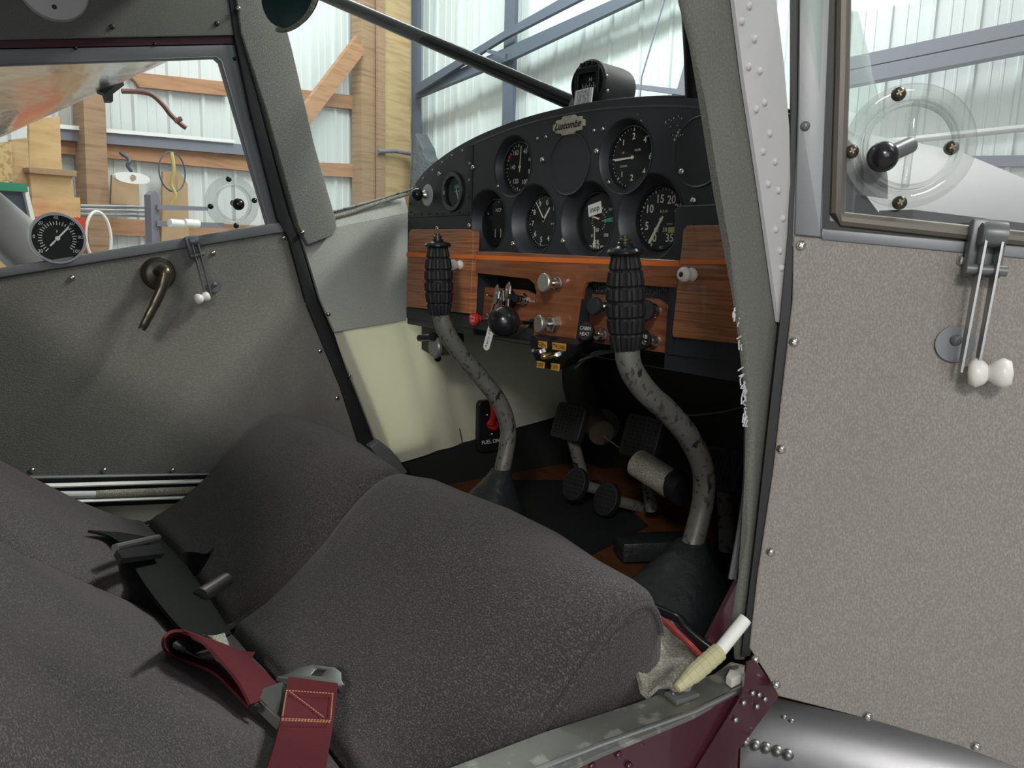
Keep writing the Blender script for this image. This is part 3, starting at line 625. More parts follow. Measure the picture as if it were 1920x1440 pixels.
def hand(b, T, ang, l0, l1, w0, w1, h):
    T2 = T @ Matrix.Rotation(-R_(ang), 4, 'Z')
    plate(b, T2, [(-w0, l0), (w0, l0), (w1, l1), (-w1, l1)], h, h+.0006)
def gauge(key, name, label, nums=(), ticks=(), needles=(), extra=None, arcs=(), rot=0, bez=True):
    x, y, r, ro, dp = G[key]; T = PAN @ Matrix.Translation((x, y, -dp))
    t = thing(name, label, 'gauge', M=T, group='round dials of the instrument panel')
    b = new(); lathe(b, [(r+.0008, -.012), (r+.0008, .0012), (r-.0002, .0022), (r-.0018, .0018), (r-.0026, -.0028)], T, 48); mk('bezel', b, blackm, t, smooth=40)
    b = new(); lathe(b, [(0, -.0026), (r-.001, -.0026), (r-.001, -.004), (0, -.004)], T, 44); f = mk('dial_face', b, dialm, t)
    b = new()
    for (a0, a1, st, r0_, r1_, w_) in ticks:
        a = a0
        while a <= a1+.01:
            box(b, T @ Matrix.Rotation(-R_(a), 4, 'Z'), -w_, w_, r*r0_, r*r1_, -.0026, -.0023); a += st
    for s, a, rr, sz in nums: text(b, s, sz, T, r*rr*math.sin(R_(a)), r*rr*math.cos(R_(a)), -.0022, bold=.015)
    if extra: extra(b, T, r)
    mk('markings', b, markm, f, smooth=0)
    for (a0, a1, r0_, r1_, m_) in arcs:
        b = new(); n = max(2, int(abs(a1-a0)/6)); L = []
        for i in range(n+1):
            a = R_(a0+(a1-a0)*i/n); L.append([b.verts.new(T @ V((r*q*math.sin(a), r*q*math.cos(a), -.0024))) for q in (r0_, r1_)])
        for p, q in zip(L, L[1:]): b.faces.new((p[0], p[1], q[1], q[0]))
        mk('colour_arc', b, m_, f, smooth=0)
    for (a, l0, l1, w0, w1, cx, cy) in needles:
        b = new(); T2 = T @ Matrix.Translation((cx*r, cy*r, 0)); hand(b, T2, a, l0*r, l1*r, w0, w1, -.0018); lathe(b, [(0, -.0006), (.0022, -.0006), (.0022, -.002)], T2, 14); mk('needle', b, needm, t)
    b = new(); lathe(b, [(0, .0004), (r-.001, .0004)], T, 32); mk('glass', b, gg, t)
    return t, T
gauge('asi', 'airspeed_gauge', 'upper left dial numbered 40 to 160 with upright needle',
      [('40', 28, .66, .0095), ('60', 68, .68, .0075), ('80', 108, .68, .0085), ('100', 152, .68, .0095), ('120', 208, .62, .0095), ('140', 272, .5, .0085), ('160', 330, .66, .0095)],
      [(30, 350, 10, .86, .94, .0004), (30, 350, 40, .80, .94, .0007)], [(4, -.2, .82, .0009, .0006, 0, 0)], arcs=[(185, 285, .93, .97, yellm), (288, 305, .80, .97, redm)])
gauge('vsi', 'climb_gauge', 'upper right dial numbered 1 2 4 6 with needle level to the left',
      [('1', 318, .68, .0095), ('2', 0, .66, .0105), ('4', 45, .72, .0105), ('6', 92, .78, .0105), ('4', 132, .72, .0105), ('2', 180, .64, .0105), ('1', 222, .68, .0095)],
      [(-90, 270, 9, .90, .96, .0004), (0, 359, 45, .84, .96, .0008)], [(268, -.05, .80, .0008, .0014, 0, 0)],
      extra=lambda b, T, r: (text(b, 'CLIMB', .0036, T, r*.2, r*.22, -.0022), text(b, 'UP', .0035, T, -r*.45, r*.18, -.0022), text(b, 'DOWN', .0035, T, -r*.4, -r*.25, -.0022)))
gauge('alt', 'altimeter', 'lower dial numbered 0 to 9 with two needles, altimeter face',
      [(str(k), 12+36*k, .72, .0105) for k in range(10)], [(12, 370, 7.2, .90, .96, .0003), (12, 360, 36, .86, .96, .0008)],
      [(322, 0, .85, .0010, .0006, 0, .08), (38, -.1, .55, .0016, .0010, 0, .08)], extra=lambda b, T, r: (text(b, 'ALT', .004, T, r*.2, r*.35, -.0022), text(b, '29.9', .0042, T, r*.5, -r*.1, -.0022)))
gauge('vac', 'coordinator_gauge', 'dark lower left dial with small curved lines',
      [('NCP', 0, .52, .0075)], [(60, 62, 20, .8, .9, .0006), (298, 300, 20, .8, .9, .0006), (0, 1, 20, .82, .9, .0006)], [],
      extra=lambda b, T, r: [tube(b, [T @ V((sx*r*.16+.0018*math.cos(R_(a))*sx, -r*.42+.0065*math.sin(R_(a)), -.0022)) for a in range(-80, 81, 20)], .00035, 5) for sx in (-1, 1)])
gauge('tach', 'tachometer', 'lower right dial numbered 0 to 35, engine speed face',
      [('0', 203, .66, .0135), ('5', 250, .66, .0135), ('10', 300, .62, .0135), ('15', 350, .62, .0135), ('20', 33, .68, .0135), ('25', 66, .76, .0135), ('30', 100, .78, .0135), ('35', 148, .72, .0135)],
      [(205, 510, 9, .89, .96, .0004), (205, 510, 45, .85, .96, .0009)], [(212, -.12, .86, .0014, .0020, 0, -.03)], arcs=[(58, 76, .80, .97, redm)],
      extra=lambda b, T, r: (text(b, 'R.P.M', .0050, T, r*.08, r*.22, -.0022), text(b, '00', .0075, T, -r*.2, -r*.35, -.0022), text(b, '38', .0075, T, r*.16, -r*.35, -.0022), text(b, 'HOURS', .0028, T, r*.35, -r*.17, -.0022), text(b, 'AC', .0045, T, r*.05, -r*.9, -.0022)))
x, y, r, ro, dp = G['tach']; b = new(); box(b, PAN @ Matrix.Translation((x, y, -dp)), r*.30, r*.70, -r*.44, -r*.27, -.0026, -.0022); mk('counter_label', b, yellm, bpy.data.objects['tachometer'])
t, T = gauge('oil', 'engine_gauge', 'lower dial with an inop sticker over twin oil scales',
      [('0', 212, .58, .006), ('50', 190, .30, .0065), ('100', 140, .62, .006), ('OIL', 185, .72, .0085), ('PRESSURE', 182, .90, .0075), ('100', 55, .68, .005)],
      [(-40, 50, 15, .44, .52, .0004), (230, 500, 15, .30, .36, .0003)], [(358, -.1, .62, .0010, .0005, -.15, -.78), (105, -.1, .45, .0012, .0010, -.4, .20)], arcs=[(-30, 30, .10, .14, redm), (78, 92, .15, .75, greenm), (80, 100, .76, .92, redm)])
r = G['oil'][2]; b = new(); TS = T @ Matrix.Translation((-r*.12, r*.42, .001)) @ Matrix.Rotation(R_(12), 4, 'Z'); plate(b, TS, [(-.0125, -.0075), (.0125, -.0075), (.0125, .0075), (-.0125, .0075)], 0, .0004); st = mk('sticker', b, whitep, t, label='white sticker reading inop')
b = new(); text(b, 'inop', .0105, TS, 0, 0, .0007, bold=.01); mk('sticker_text', b, dialm, st, smooth=0)
# small fuel gauge, black square-shouldered bezel
x, y, r, ro, dp = G['fuel']; T = PAN @ Matrix.Translation((x, y, -dp))
t = thing('fuel_gauge', 'small dial with green top and red bottom at left of panel', 'gauge', M=T, group='round dials of the instrument panel')
b = new(); lathe(b, [(.0315, 0), (.0315, .006), (.030, .009), (.024, .009), (.0225, .007), (.0215, -.004), (.0205, -.004)], T, 44); mk('bezel', b, blackm, t, smooth=40)
b = new(); lathe(b, [(0, -.003), (.023, -.003)], T, 36); f = mk('dial_face', b, dialm, t)
b = new(); plate(b, T, [(-.009, .006), (.004, .006), (.005, .009), (.001, .0125), (-.004, .011), (-.008, .0115)], -.003, -.0024); plate(b, T, [(.008, .006), (.010, .006), (.010, .014), (.006, .014), (.008, .012)], -.003, -.0024); mk('colour_band', b, greenm, f)
b = new(); plate(b, T, [(.0, -.016), (.011, -.012), (.012, -.005), (.004, -.005)], -.003, -.0024); mk('colour_band', b, redm, f)
b = new(); text(b, 'CYL. TEMP', .0042, T, .001, .001, -.0022); text(b, 'X100', .003, T, 0, -.003, -.0022); mk('markings', b, markm, f, smooth=0)
b = new(); hand(b, T, 205-45, -.006, .016, .0008, .0005, -.002); mk('needle', b, markm, t)
b = new(); lathe(b, [(0, .004), (.022, .004)], T, 30); mk('glass', b, gg, t)
# maker's badge
x, y = loc2(PAN, 1066, 235, .002); T = PAN @ Matrix.Translation((x, y, 0))
pts = [(-.031, -.004), (-.031, .004), (-.026, .0045), (-.025, .0085), (-.014, .009), (-.012, .012), (.012, .012), (.014, .009), (.025, .0085), (.026, .0045), (.031, .004), (.031, -.004), (.026, -.0045), (.025, -.0085), (.014, -.009), (.012, -.012), (-.012, -.012), (-.014, -.009), (-.025, -.0085), (-.026, -.0045)]
b = new(); plate(b, T, pts, 0, .003, bev=.0008); bd = mk('badge', b, badgem, label='ornate tarnished maker badge at top of instrument panel', cat='badge')
b = new(); T2 = T @ Matrix(((1, .35, 0, 0), (0, 1, 0, 0), (0, 0, 1, 0), (0, 0, 0, 1))); text(b, 'Luscombe', .0125, T2, 0, 0, .0034, bold=.02); mk('script', b, dialm, bd, smooth=0)
# left push-pull knob on silver washer
def knob_ball(name, label, bx, by, kx, ky, out_, r, mm, washer=.0, wm=None, rod=.003, cat='knob', group=None, h0=.001, M=PAN, rodm=None, squash=1):
    x, y = loc2(M, bx, by, h0); p0 = M @ V((x, y, h0)); kx_, ky_ = loc2(M, kx, ky, h0+out_); p1 = M @ V((kx_, ky_, h0+out_))
    t = thing(name, label, cat, p0, group=group)
    if washer: b = new(); lathe(b, [(0, .0016), (washer*.92, .0018), (washer, .0008), (washer, 0)], M @ Matrix.Translation((x, y, h0)), 32); mk('washer', b, wm or steel, t)
    b = new(); tube(b, [p0, p1], rod, 12); lathe(b, [(rod*2.2, 0), (rod*2.2, .006), (rod*1.5, .010), (0, .010)], M @ Matrix.Translation((x, y, h0+.001)), 18); mk('shaft', b, rodm or metal, t)
    b = new(); lathe(b, [(r*math.sin(R_(a)), squash*r*math.cos(R_(a))) for a in range(0, 181, 12)], frame(p1, p1-p0 if (p1-p0).length > 1e-4 else (0, -1, 0)), 28); mk('ball', b, mm, t, smooth=80)
    return t
knob_ball('carburettor_heat_knob', 'small black ball knob on silver washer at panel left end', 802, 366, 782, 365, .022, .0105, blackm, .018, skin, .0035)
# compass on top of the panel
c = on(1103, 156, 1, .03); TC = frame(c, (.12, -1, .02))
t = thing('compass', 'black cylindrical magnetic compass on top of the instrument panel', 'compass', (c.x, c.y, .19))
b = new(); lathe(b, [(0, -.070), (.022, -.070), (.029, -.064), (.030, -.055), (.029, -.01), (.030, -.008), (.030, .0), (.027, .003), (.018, .003)], TC, 44)
mk('housing', b, blackr, t, smooth=35)
b = new(); plate(b, TC, rrect(-.0205, .0205, -.020, .021, .005), -.001, .004, holes=[rrect(-.0155, .0155, -.012, .012, .003)], bev=.0008); lathe(b, [(.021, .0), (.0275, .0), (.0275, .003), (.021, .003)], TC, 40, True)
for a in range(3): box(b, TC @ Matrix.Translation((-.010+.010*a, .023, .0)), -.003, .003, -.002, .003, 0, .005, .001)
mk('window_bezel', b, blackm, t)
b = new(); box(b, TC, -.016, .016, -.013, .013, -.006, -.003); cd_ = mk('card', b, dialm, t)
b = new()
for k in range(9): box(b, TC, -.013+k*.0032, -.0126+k*.0032, -.006, -.002 if k % 2 else .001, -.003, -.0026)
text(b, 'N', .007, TC, .001, .005, -.0025); mk('card_markings', b, markm, cd_, smooth=0)
screws(t, frame(c, (1, .25, 0.0)), [(1138, 142), (1139, 170)], .0022, h=.030)
cp = on(1094, 184, 1, .018); T = frame(cp, (.0, -1, .1)); b = new(); plate(b, T, rrect(-.0165, .0165, -.0115, .0115, .001), -.001, .001); o = mk('compass_card_placard', b, whitep, label='yellowed placard of tiny figures under compass window', cat='placard')
b = new()
for r_ in range(4): text(b, ('N 30 60 E', '3 32 61 92', '120 150 S', '210 240 W')[r_], .0058, T, 0, .0075-.005*r_, .0014)
mk('placard_text', b, dialm, o, smooth=0)
b = new(); box(b, frame((c.x+.004, .05, .185), (0, 0, 1)), -.02, .02, -.018, .018, 0, .014, .002); mk('mount', b, blackp, t)
# wooden sub-panel
wp = thing('wood_subpanel', 'varnished wooden lower panel with an orange stripe', 'panel', (-.03, -.01, -.06))
WZ = .006
b = new(); plate_px(b, PAN, [(884, 470), (1273, 488), (1271, 540), (1110, 528), (1098, 531), (1092, 542), (1078, 638), (1070, 641), (1000, 631), (1005, 548), (1001, 532), (990, 523), (884, 511)], 0, WZ, bev=.0012); mk('veneer', b, wood2, wp)
bar('stripe', PAN, [(884, 478), (1274, 490), (1274, 500), (884, 486)], WZ+.0006, .001, orange, parent=wp)
b = new(); plate_px(b, PAN, [(868, 500), (1280, 520), (1262, 668), (1000, 640), (868, 625)], -.045, -.040); mk('recess_back', b, darkm, wp)
b = new(); plate_px(b, PAN, [(903, 538), (985, 544), (1002, 552), (1004, 628), (903, 612)], -.022, -.016, bev=.001, sm=0); mk('inset_board', b, wood2, wp)
b = new(); plate_px(b, PAN, [(1110, 551), (1236, 560), (1252, 572), (1253, 663), (1100, 641)], -.016, -.012, bev=.001); mk('inset_board', b, wood2, wp)
for q in ([(890, 508), (1004, 518), (1004, 522), (890, 512)], [(1093, 522), (1270, 535), (1270, 540), (1093, 527)]): b = new(); plate_px(b, PAN, q, -.04, WZ-.001); mk('recess_lip', b, blackp, wp)
for q in ([(1086, 532), (1093, 527), (1084, 640), (1074, 638)], [(1264, 538), (1271, 538), (1260, 664), (1252, 664)], [(884, 512), (890, 512), (884, 610), (878, 608)]): b = new(); plate_px(b, PAN, q, -.04, WZ-.001); mk('recess_side', b, blackp, wp)
b = new(); plate_px(b, PAN, [(1093, 527), (1268, 540), (1262, 575), (1093, 556)], -.03, -.014); mk('label_plate', b, blackp, wp)
b = new()
for s, px, py in (('LFT LDG', 1128, 534), ('LIGHT', 1129, 543), ('RGT LDG', 1228, 541), ('LIGHT', 1225, 549)): x, y = loc2(PAN, px, py, -.013); text(b, s, .0088, PAN, x, y, -.0135)
mk('engraved_text', b, mat('dim_text', (.22, .22, .22), .6), wp, smooth=0)
x, y = loc2(PAN, 995, 565, -.015); b = new(); text(b, 'STARTER', .0045, PAN, x, y, -.0155); mk('starter_text', b, markm, wp, smooth=0)
b = new(); plate_px(b, PAN, [(762, 576), (886, 592), (900, 600), (1000, 618), (1000, 640), (900, 618), (762, 596)], 0, .004); mk('bottom_flange', b, blackp, wp)
b = new(); plate_px(b, PAN, [(1250, 630), (1420, 646), (1425, 684), (1250, 664)], 0, .004); mk('bottom_flange', b, blackp, wp)
# glove box doors
def glove(pxs, stripe, knobp, label, h):
    t = thing('glovebox_door', label, 'glovebox door', PAN @ V((*loc2(PAN, *pxs[0], h), 0)), group='wooden glovebox doors')
    b = new(); plate_px(b, PAN, pxs, .001, h, bev=.0008); mk('board', b, wood, t)
    bar('stripe', PAN, stripe, h+.0006, .001, orange, parent=t)
    x, y = loc2(PAN, *knobp, h); T = PAN @ Matrix.Translation((x, y, h)); b = new()
    lathe(b, [(0, 0), (.0062, 0), (.0078, .003), (.006, .006), (.0042, .008), (.0065, .0105), (.0085, .0145), (.0075, .0185), (.004, .0205), (.0025, .020), (0, .020)], T, 24); k = mk('knob', b, white, t, label='white ceramic knob', smooth=60)
    b = new(); lathe(b, [(0, .0208), (.0028, .0206), (.003, .0195)], T, 14); mk('knob_screw', b, blackm, k)
    return t
glove([(766, 436), (771, 430), (880, 430), (886, 434), (887, 446), (881, 588), (762, 575)], [(762, 473), (888, 478), (888, 485), (762, 481)], (865, 497), 'left wooden glovebox door with small white knob', .013)
glove([(1281, 432), (1288, 423), (1420, 421), (1420, 648), (1262, 632), (1260, 624)], [(1275, 486), (1420, 486), (1420, 495), (1275, 495)], (1300, 515), 'right wooden glovebox door beside near door post', .011)

# control knobs on the wooden panel
def pull(name, label, bx, by, out_, capr, capm, nut=None, cat='knob', group=None, h=WZ, capth=.004, rod=.0035, txt=None, tcol=None, px=None):
    x, y = loc2(PAN, bx, by, h); p0 = PAN @ V((x, y, h)); 
    if px: kx, ky = loc2(PAN, *px, h+out_); p1 = PAN @ V((kx, ky, h+out_))
    else: p1 = PAN @ V((x, y, h+out_))
    t = thing(name, label, cat, p0, group=group); T = frame(p1, p1-p0)
    b = new(); lathe(b, nut or [(0, 0), (.009, 0), (.0095, .003), (.0085, .005), (.0062, .006), (.006, .012), (0, .012)], PAN @ Matrix.Translation((x, y, h)), 6 if nut and len(nut) == 5 else 24); mk('collar', b, metal, t)
    b = new(); tube(b, [p0, p1], rod, 12); mk('shaft', b, metal, t)
    b = new(); lathe(b, [(0, -.008), (rod*1.3, -.008), (capr*.55, -.004), (capr*.93, -.002), (capr, 0), (capr, capth*.7), (capr*.92, capth), (0, capth)], T, 32); k = mk('cap', b, capm, t, smooth=35)
    if txt: 
        b = new()
        for i, s in enumerate(txt): text(b, s, capr*.55, T, 0, capr*.3-i*capr*.6, capth+.0003)
        mk('cap_text', b, tcol, k, smooth=0)
    return t
wn = mat('worn_nickel', (.55, .53, .47), .42, .85, bump=(400, .3, .0005))
pull('pull_knob', 'round worn metal knob, upper one on the wood centre', 1048, 532, .024, .0125, wn, px=(1022, 530))
pull('hex_nut_knob', 'worn metal knob on a hex nut, lower on wood centre', 1040, 608, .022, .012, wn, nut=[(0, 0), (.012, 0), (.012, .006), (.010, .009), (0, .009)], px=(1013, 607))
GK = 'pull knobs in the recesses of the wooden panel'
gk = mat('dark_grey_plastic', (.03, .032, .036), .35)
pull('landing_light_knob', 'grey domed knob left of the near stick grip', 1143, 575, .022, .0115, gk, group=GK, h=-.012, capth=.006, px=(1118, 574))
pull('landing_light_knob', 'grey domed knob right of near stick grip', 1228, 583, .024, .0125, gk, group=GK, h=-.012, capth=.006, px=(1211, 582))
pull('cabin_heat_knob', 'black knob lettered CABIN HEAT at lower left recess', 1131, 628, .030, .012, blackm, group=GK, h=-.012, txt=('CABIN', 'HEAT'), tcol=markm, px=(1101, 622))
pull('carb_heat_knob', 'black lettered knob at lower right of the near grip', 1226, 640, .022, .012, blackm, group=GK, h=-.012, txt=('CARB', 'HEAT'), tcol=markm, px=(1206, 637))
pull('mixture_knob', 'red knob with black lettered cap below left glovebox', 918, 598, .030, .010, redp, h=-.012, capth=.004, rod=.005, txt=('PULL', 'OFF'), tcol=markm, px=(890, 598))
pull('starter_knob', 'small black starter knob in the left recess', 985, 562, .020, .006, blackm, h=-.016, rod=.004, px=(968, 560))
# throttle
t = knob_ball('throttle', 'large black ball throttle knob on a steel rod', 1000, 606, 945, 603, .085, .0215, blackm, 0, rod=.003, rodm=metal, cat='throttle', h0=-.01)
# ignition keys
b0 = pt(PAN, 952, 565, -.014); t = thing('key_ring', 'metal ignition keys with white paper tag behind throttle', 'keys', b0)
T = PAN @ Matrix.Translation((*loc2(PAN, 955, 562, -.014), -.014))
b = new(); lathe(b, [(0, 0), (.017, 0), (.017, .006), (.011, .010), (.008, .016), (0, .016)], T, 28); mk('ignition_switch', b, blackm, t)
for a, px, py, hh in ((20, 953, 548, .035), (-62, 938, 557, .04), (-35, 930, 552, .045)):
    p = frame(pt(PAN, px, py+8, hh), (-.35, -.9, .1)) @ Matrix.Rotation(R_(a), 4, 'Z') @ Matrix.Scale(1.35, 4); b = new()
    plate(b, p, [(-.0035, -.022), (.0035, -.022), (.0035, -.004), (.009, .0), (.010, .008), (.006, .014), (-.006, .014), (-.010, .008), (-.009, 0), (-.0035, -.004)], 0, .0016, holes=[circ(0, .008, .0025, 12)], bev=.0004); mk('key', b, metal, t)
b = new(); c = pt(PAN, 938, 572, .035); Tt = frame(c, (-.3, -1, 0)); tube(b, [Tt @ V((.011*math.cos(R_(a)), .011*math.sin(R_(a)), 0)) for a in range(0, 361, 15)], .0007, 6); mk('ring', b, metal, t)
Tt = frame(pt(PAN, 918, 630, .03), (.05, -1, .1)) @ Matrix.Rotation(R_(-14), 4, 'Z'); b = new(); plate(b, Tt, rrect(-.0072, .0072, -.022, .022, .0065), 0, .0012); tg = mk('paper_tag', b, whitep, t, label='white tag with handwriting')
b = new(); text(b, 'Aero 1946', .0085, Tt, 0, 0, .0016, rot=90); mk('tag_writing', b, dialm, tg, smooth=0)
b = new(); lathe(b, [(.0019, 0), (.0019, .004), (0, .004)], frame(pt(PAN, 925, 555, .03), (0, -1, 0)), 10); tube(b, [pt(PAN, 913, 553, .03), pt(PAN, 924, 556, .0)], .0012, 6); mk('toggle_tip', b, metal, t)
# switch box
t = thing('switch_box', 'black switch box with yellow GEN and STROBE labels', 'switch box', pt(PAN, 1035, 660, .02))
SB = frame(pt(PAN, 1036, 662, .02), (0, -1, -.25))
q = [loc2(SB, *p, 0) for p in ((992, 633), (1083, 646), (1076, 660), (1050, 694), (1010, 690), (997, 660))]
b = new(); plate(b, SB, q, -.03, 0, bev=.0012); mk('box', b, blackm, t)
for s, pxs in (('GEN', [(1009, 639), (1025, 641), (1025, 653), (1009, 651)]), ('STROBE', [(1035, 642), (1061, 645), (1060, 658), (1035, 655)]), ('OFF', [(1006, 677), (1021, 679), (1020, 691), (1006, 689)]), ('OFF', [(1033, 681), (1049, 683), (1048, 696), (1033, 693)])):
    b = new(); plate_px(b, SB, pxs, 0, .0008); lb = mk('label', b, yellab, t, label='yellow label reading '+s)
    c = [loc2(SB, *p, 0) for p in pxs]; cx, cy = sum(p[0] for p in c)/4, sum(p[1] for p in c)/4
    b = new(); text(b, s, .0085 if len(s) < 4 else .0080, SB, cx, cy, .0012, bold=.01); mk('label_text', b, dialm, lb, smooth=0)
for bx, by, tx, ty in ((1015, 660, 999, 657), (1045, 666, 1026, 671)):
    x, y = loc2(SB, bx, by, 0); p0 = SB @ V((x, y, 0)); p1 = pt(SB, tx, ty, .016); b = new(); lathe(b, [(0, .005), (.0035, .005), (.0055, .003), (.0055, 0)], SB @ Matrix.Translation((x, y, 0)), 6); mk('switch_nut', b, metal, t)
    b = new(); tube(b, [p0, p1], [.0013, .0026], 10); mk('toggle', b, metal, t)
x, y = loc2(SB, 1025, 667, 0); b = new(); lathe(b, [(0, .009), (.0035, .008), (.0048, .004), (.0048, 0)], SB @ Matrix.Translation((x, y, 0)), 18); mk('indicator_lamp', b, gold, t, smooth=60)
# cables under the panel
for i, q in enumerate(([(1078, 680, .1), (1110, 668, .06), (1160, 658, .05), (1240, 662, .05), (1330, 690, .1)], [(1080, 690, .1), (1120, 660, .08), (1200, 664, .08)], [(1180, 655, .05), (1260, 690, .1), (1330, 680, .1), (1400, 660, .12)])):
    b = new(); tube(b, spl([on(a, c, 1, d) for a, c, d in q], 6), .0022, 8); mk('cable', b, gmetal if i != 2 else blackr, label=('long grey cable drooping under the wooden panel', 'short grey cable curling from switch box', 'black cable sagging under the right glovebox')[i], cat='cable', group='cables under the panel')
b = new(); tube(b, spl([on(1200, 750, 1, .35), on(1270, 777, 1, .35), on(1340, 775, 1, .35), on(1400, 762, 1, .35)], 6), .002, 8); mk('cable', b, gmetal, label='thin pale cable low across the firewall bulge', cat='cable', group='cables under the panel')
# fuel valve bracket under left end
t = thing('parking_brake_bracket', 'dark bracket with knob below left glovebox door', 'bracket', on(805, 650, 1, .03))
bar('plate', frame((0, .02, 0), (0, -1, 0)), [(790, 596), (850, 604), (852, 664), (812, 668), (790, 655)], 0, .02, darkm, parent=t, bev=.001)
b = new(); tube(b, [on(786, 634, 1, .0), on(818, 632, 1, .01)], .006, 12); lathe(b, [(0, .006), (.007, .004), (.008, 0), (0, -.004)], frame(on(812, 631, 1, -.005), (.3, -1, 0)), 18); mk('knob', b, blackm, t)
b = new(); lathe(b, [(0, .003), (.016, .003), (.018, 0), (.018, -.004)], frame(on(815, 652, 1, .0), (0, -1, 0)), 28); mk('disc', b, gmetal, t)
x = on(820, 672, 0, -.452); b = new(); lathe(b, [(0, .006), (.006, .004), (.007, 0)], frame(x, (1, 0, 0)), 14); mk('grommet', b, blackm, label='small black grommet in cream panel below bracket', cat='grommet')
# fuel selector on port wall
t = thing('fuel_selector', 'black plate with red lever on cream sidewall behind stick', 'selector', pt(PORT, 925, 800, .01))
c = [loc2(PORT, *p, .004) for p in ((899, 756), (940, 752), (946, 838), (906, 838))]
x0, x1 = c[0][0], c[2][0]; y0, y1 = c[2][1]-.004, c[0][1]+.004
b = new(); plate(b, PORT, rrect(x0, x1+.006, y0, y1, .010), -.008, .004, bev=.001); mk('plate', b, blackm, t)
b = new(); tube(b, spl([pt(PORT, 920, 796, .02), pt(PORT, 926, 775, .025), pt(PORT, 922, 752, .025)], 4), [.009, .007, .006], 12, squash=.6); lathe(b, [(0, .012), (.010, .010), (.011, 0)], PORT @ Matrix.Translation((*loc2(PORT, 922, 796, .006), .006)), 20); mk('lever', b, redp, t)
screws(t, PORT, [(914, 778), (929, 797), (923, 814)], .0035, h=.005)
b = new(); x, y = loc2(PORT, 920, 828, .005); text(b, 'FUEL ON', .011, PORT, x, y, .0055); mk('text', b, markm, t, smooth=0)

# ------------------------------------------------------------------ sticks
def stick(X, label, pts, gp, first, blabel, boot):
    P3 = [on(px, py, 0, X) for px, py in pts]
    t = thing('control_stick', label, 'control stick', P3[-1], group='control sticks')
    b = new(); tube(b, spl(P3, 8), .0134, 18); mk('stick_tube', b, tubem, t, smooth=60)
    top = on(*gp[0], 0, X); bot = on(*gp[1], 0, X); ax = (top-bot); Lg = ax.length; T = frame(bot, ax, (0, 1, 0))
    seg = 48; n = 46; b = new(); rings = []
    for i in range(n+1):
        f = i/n; r = .0150+.0062*math.sin(math.pi*min(1, f*1.04))**.8
        grove = [.17, .34, .51, .68, .85]; g = min(abs(f-q) for q in grove)
        if g < .012: r -= .0022
        ring = []
        for k in range(seg):
            rr = r-(.0016 if (k % 3 == 0 and g >= .012) else 0); a = 2*math.pi*k/seg
            ring.append(b.verts.new(T @ V((rr*math.cos(a), rr*math.sin(a), f*Lg))))
        rings.append(ring)
    for a, c in zip(rings, rings[1:]):
        for k in range(seg): b.faces.new((a[k], a[(k+1) % seg], c[(k+1) % seg], c[k]))
    b.faces.new(rings[0]); b.faces.new(rings[-1]); mk('grip', b, blackr, t, label='ribbed black rubber grip', smooth=20)
    b = new(); lathe(b, [(0, 0), (.0175, 0), (.0195, .002), (.0195, .004), (.0175, .0065), (.010, .008), (.008, .0095), (.008, .012), (0, .012)], frame(top, ax, (0, 1, 0)), 30); cp = mk('grip_cap', b, blackm, t, smooth=35)
    b = new(); lathe(b, [(0, .011), (.0055, .011), (.0055, .014), (.007, .0145), (.007, .0165), (.004, .0175), (.004, .020), (0, .0205)], frame(top, ax, (0, 1, 0)), 20); mk('cap_screw', b, bronze, cp, smooth=35)
    # boot
    B0 = P3[-1]+V((0, .0, .01)); rows = []; b = new(); sd = 28
    for i, (f, rx, ry) in enumerate(boot['s']):
        c = B0.lerp(V(boot['b']), f); ring = []
        for k in range(sd):
            a = 2*math.pi*k/sd; ca, sa = math.cos(a), math.sin(a); p = 2/(2+2.0*f)
            wr = 1+.05*math.sin(3*a+5*f)*f
            ring.append(b.verts.new(c+V((rx*abs(ca)**p*(1 if ca > 0 else -1)*wr, ry*abs(sa)**p*(1 if sa > 0 else -1)*wr, 0))))
        rows.append(ring)
    for a, c in zip(rows, rows[1:]):
        for k in range(sd): b.faces.new((a[k], a[(k+1) % sd], c[(k+1) % sd], c[k]))
    b.faces.new(rows[0]); b.faces.new(rows[-1])
    mk('stick_boot', b, leath, label=blabel, cat='boot', group='leather boots of the control sticks', smooth=60)
bs = [(0, .016, .016), (.12, .021, .021), (.3, .034, .032), (.55, .048, .048), (.8, .058, .062), (1, .064, .072)]
stick(-.2, 'far control stick with ribbed grip before left glovebox door', [(826, 585), (838, 625), (868, 668), (900, 706), (935, 752), (952, 800), (950, 840), (943, 874), (940, 890)], ((821, 464), (824, 590)), True, 'black leather boot at the foot of the far stick', dict(s=bs, b=(-.2, .0, -.452)))
bs2 = [(0, .018, .018), (.12, .026, .028), (.3, .042, .048), (.55, .058, .070), (.8, .070, .085), (1, .078, .10)]
stick(.2, 'near control stick with ribbed grip before the right side dials', [(1175, 645), (1182, 690), (1212, 735), (1252, 772), (1292, 820), (1318, 880), (1318, 940), (1304, 1000), (1295, 1030)], ((1172, 478), (1174, 655)), False, 'black leather boot at foot of near stick', dict(s=bs2, b=(.215, -.03, -.452)))

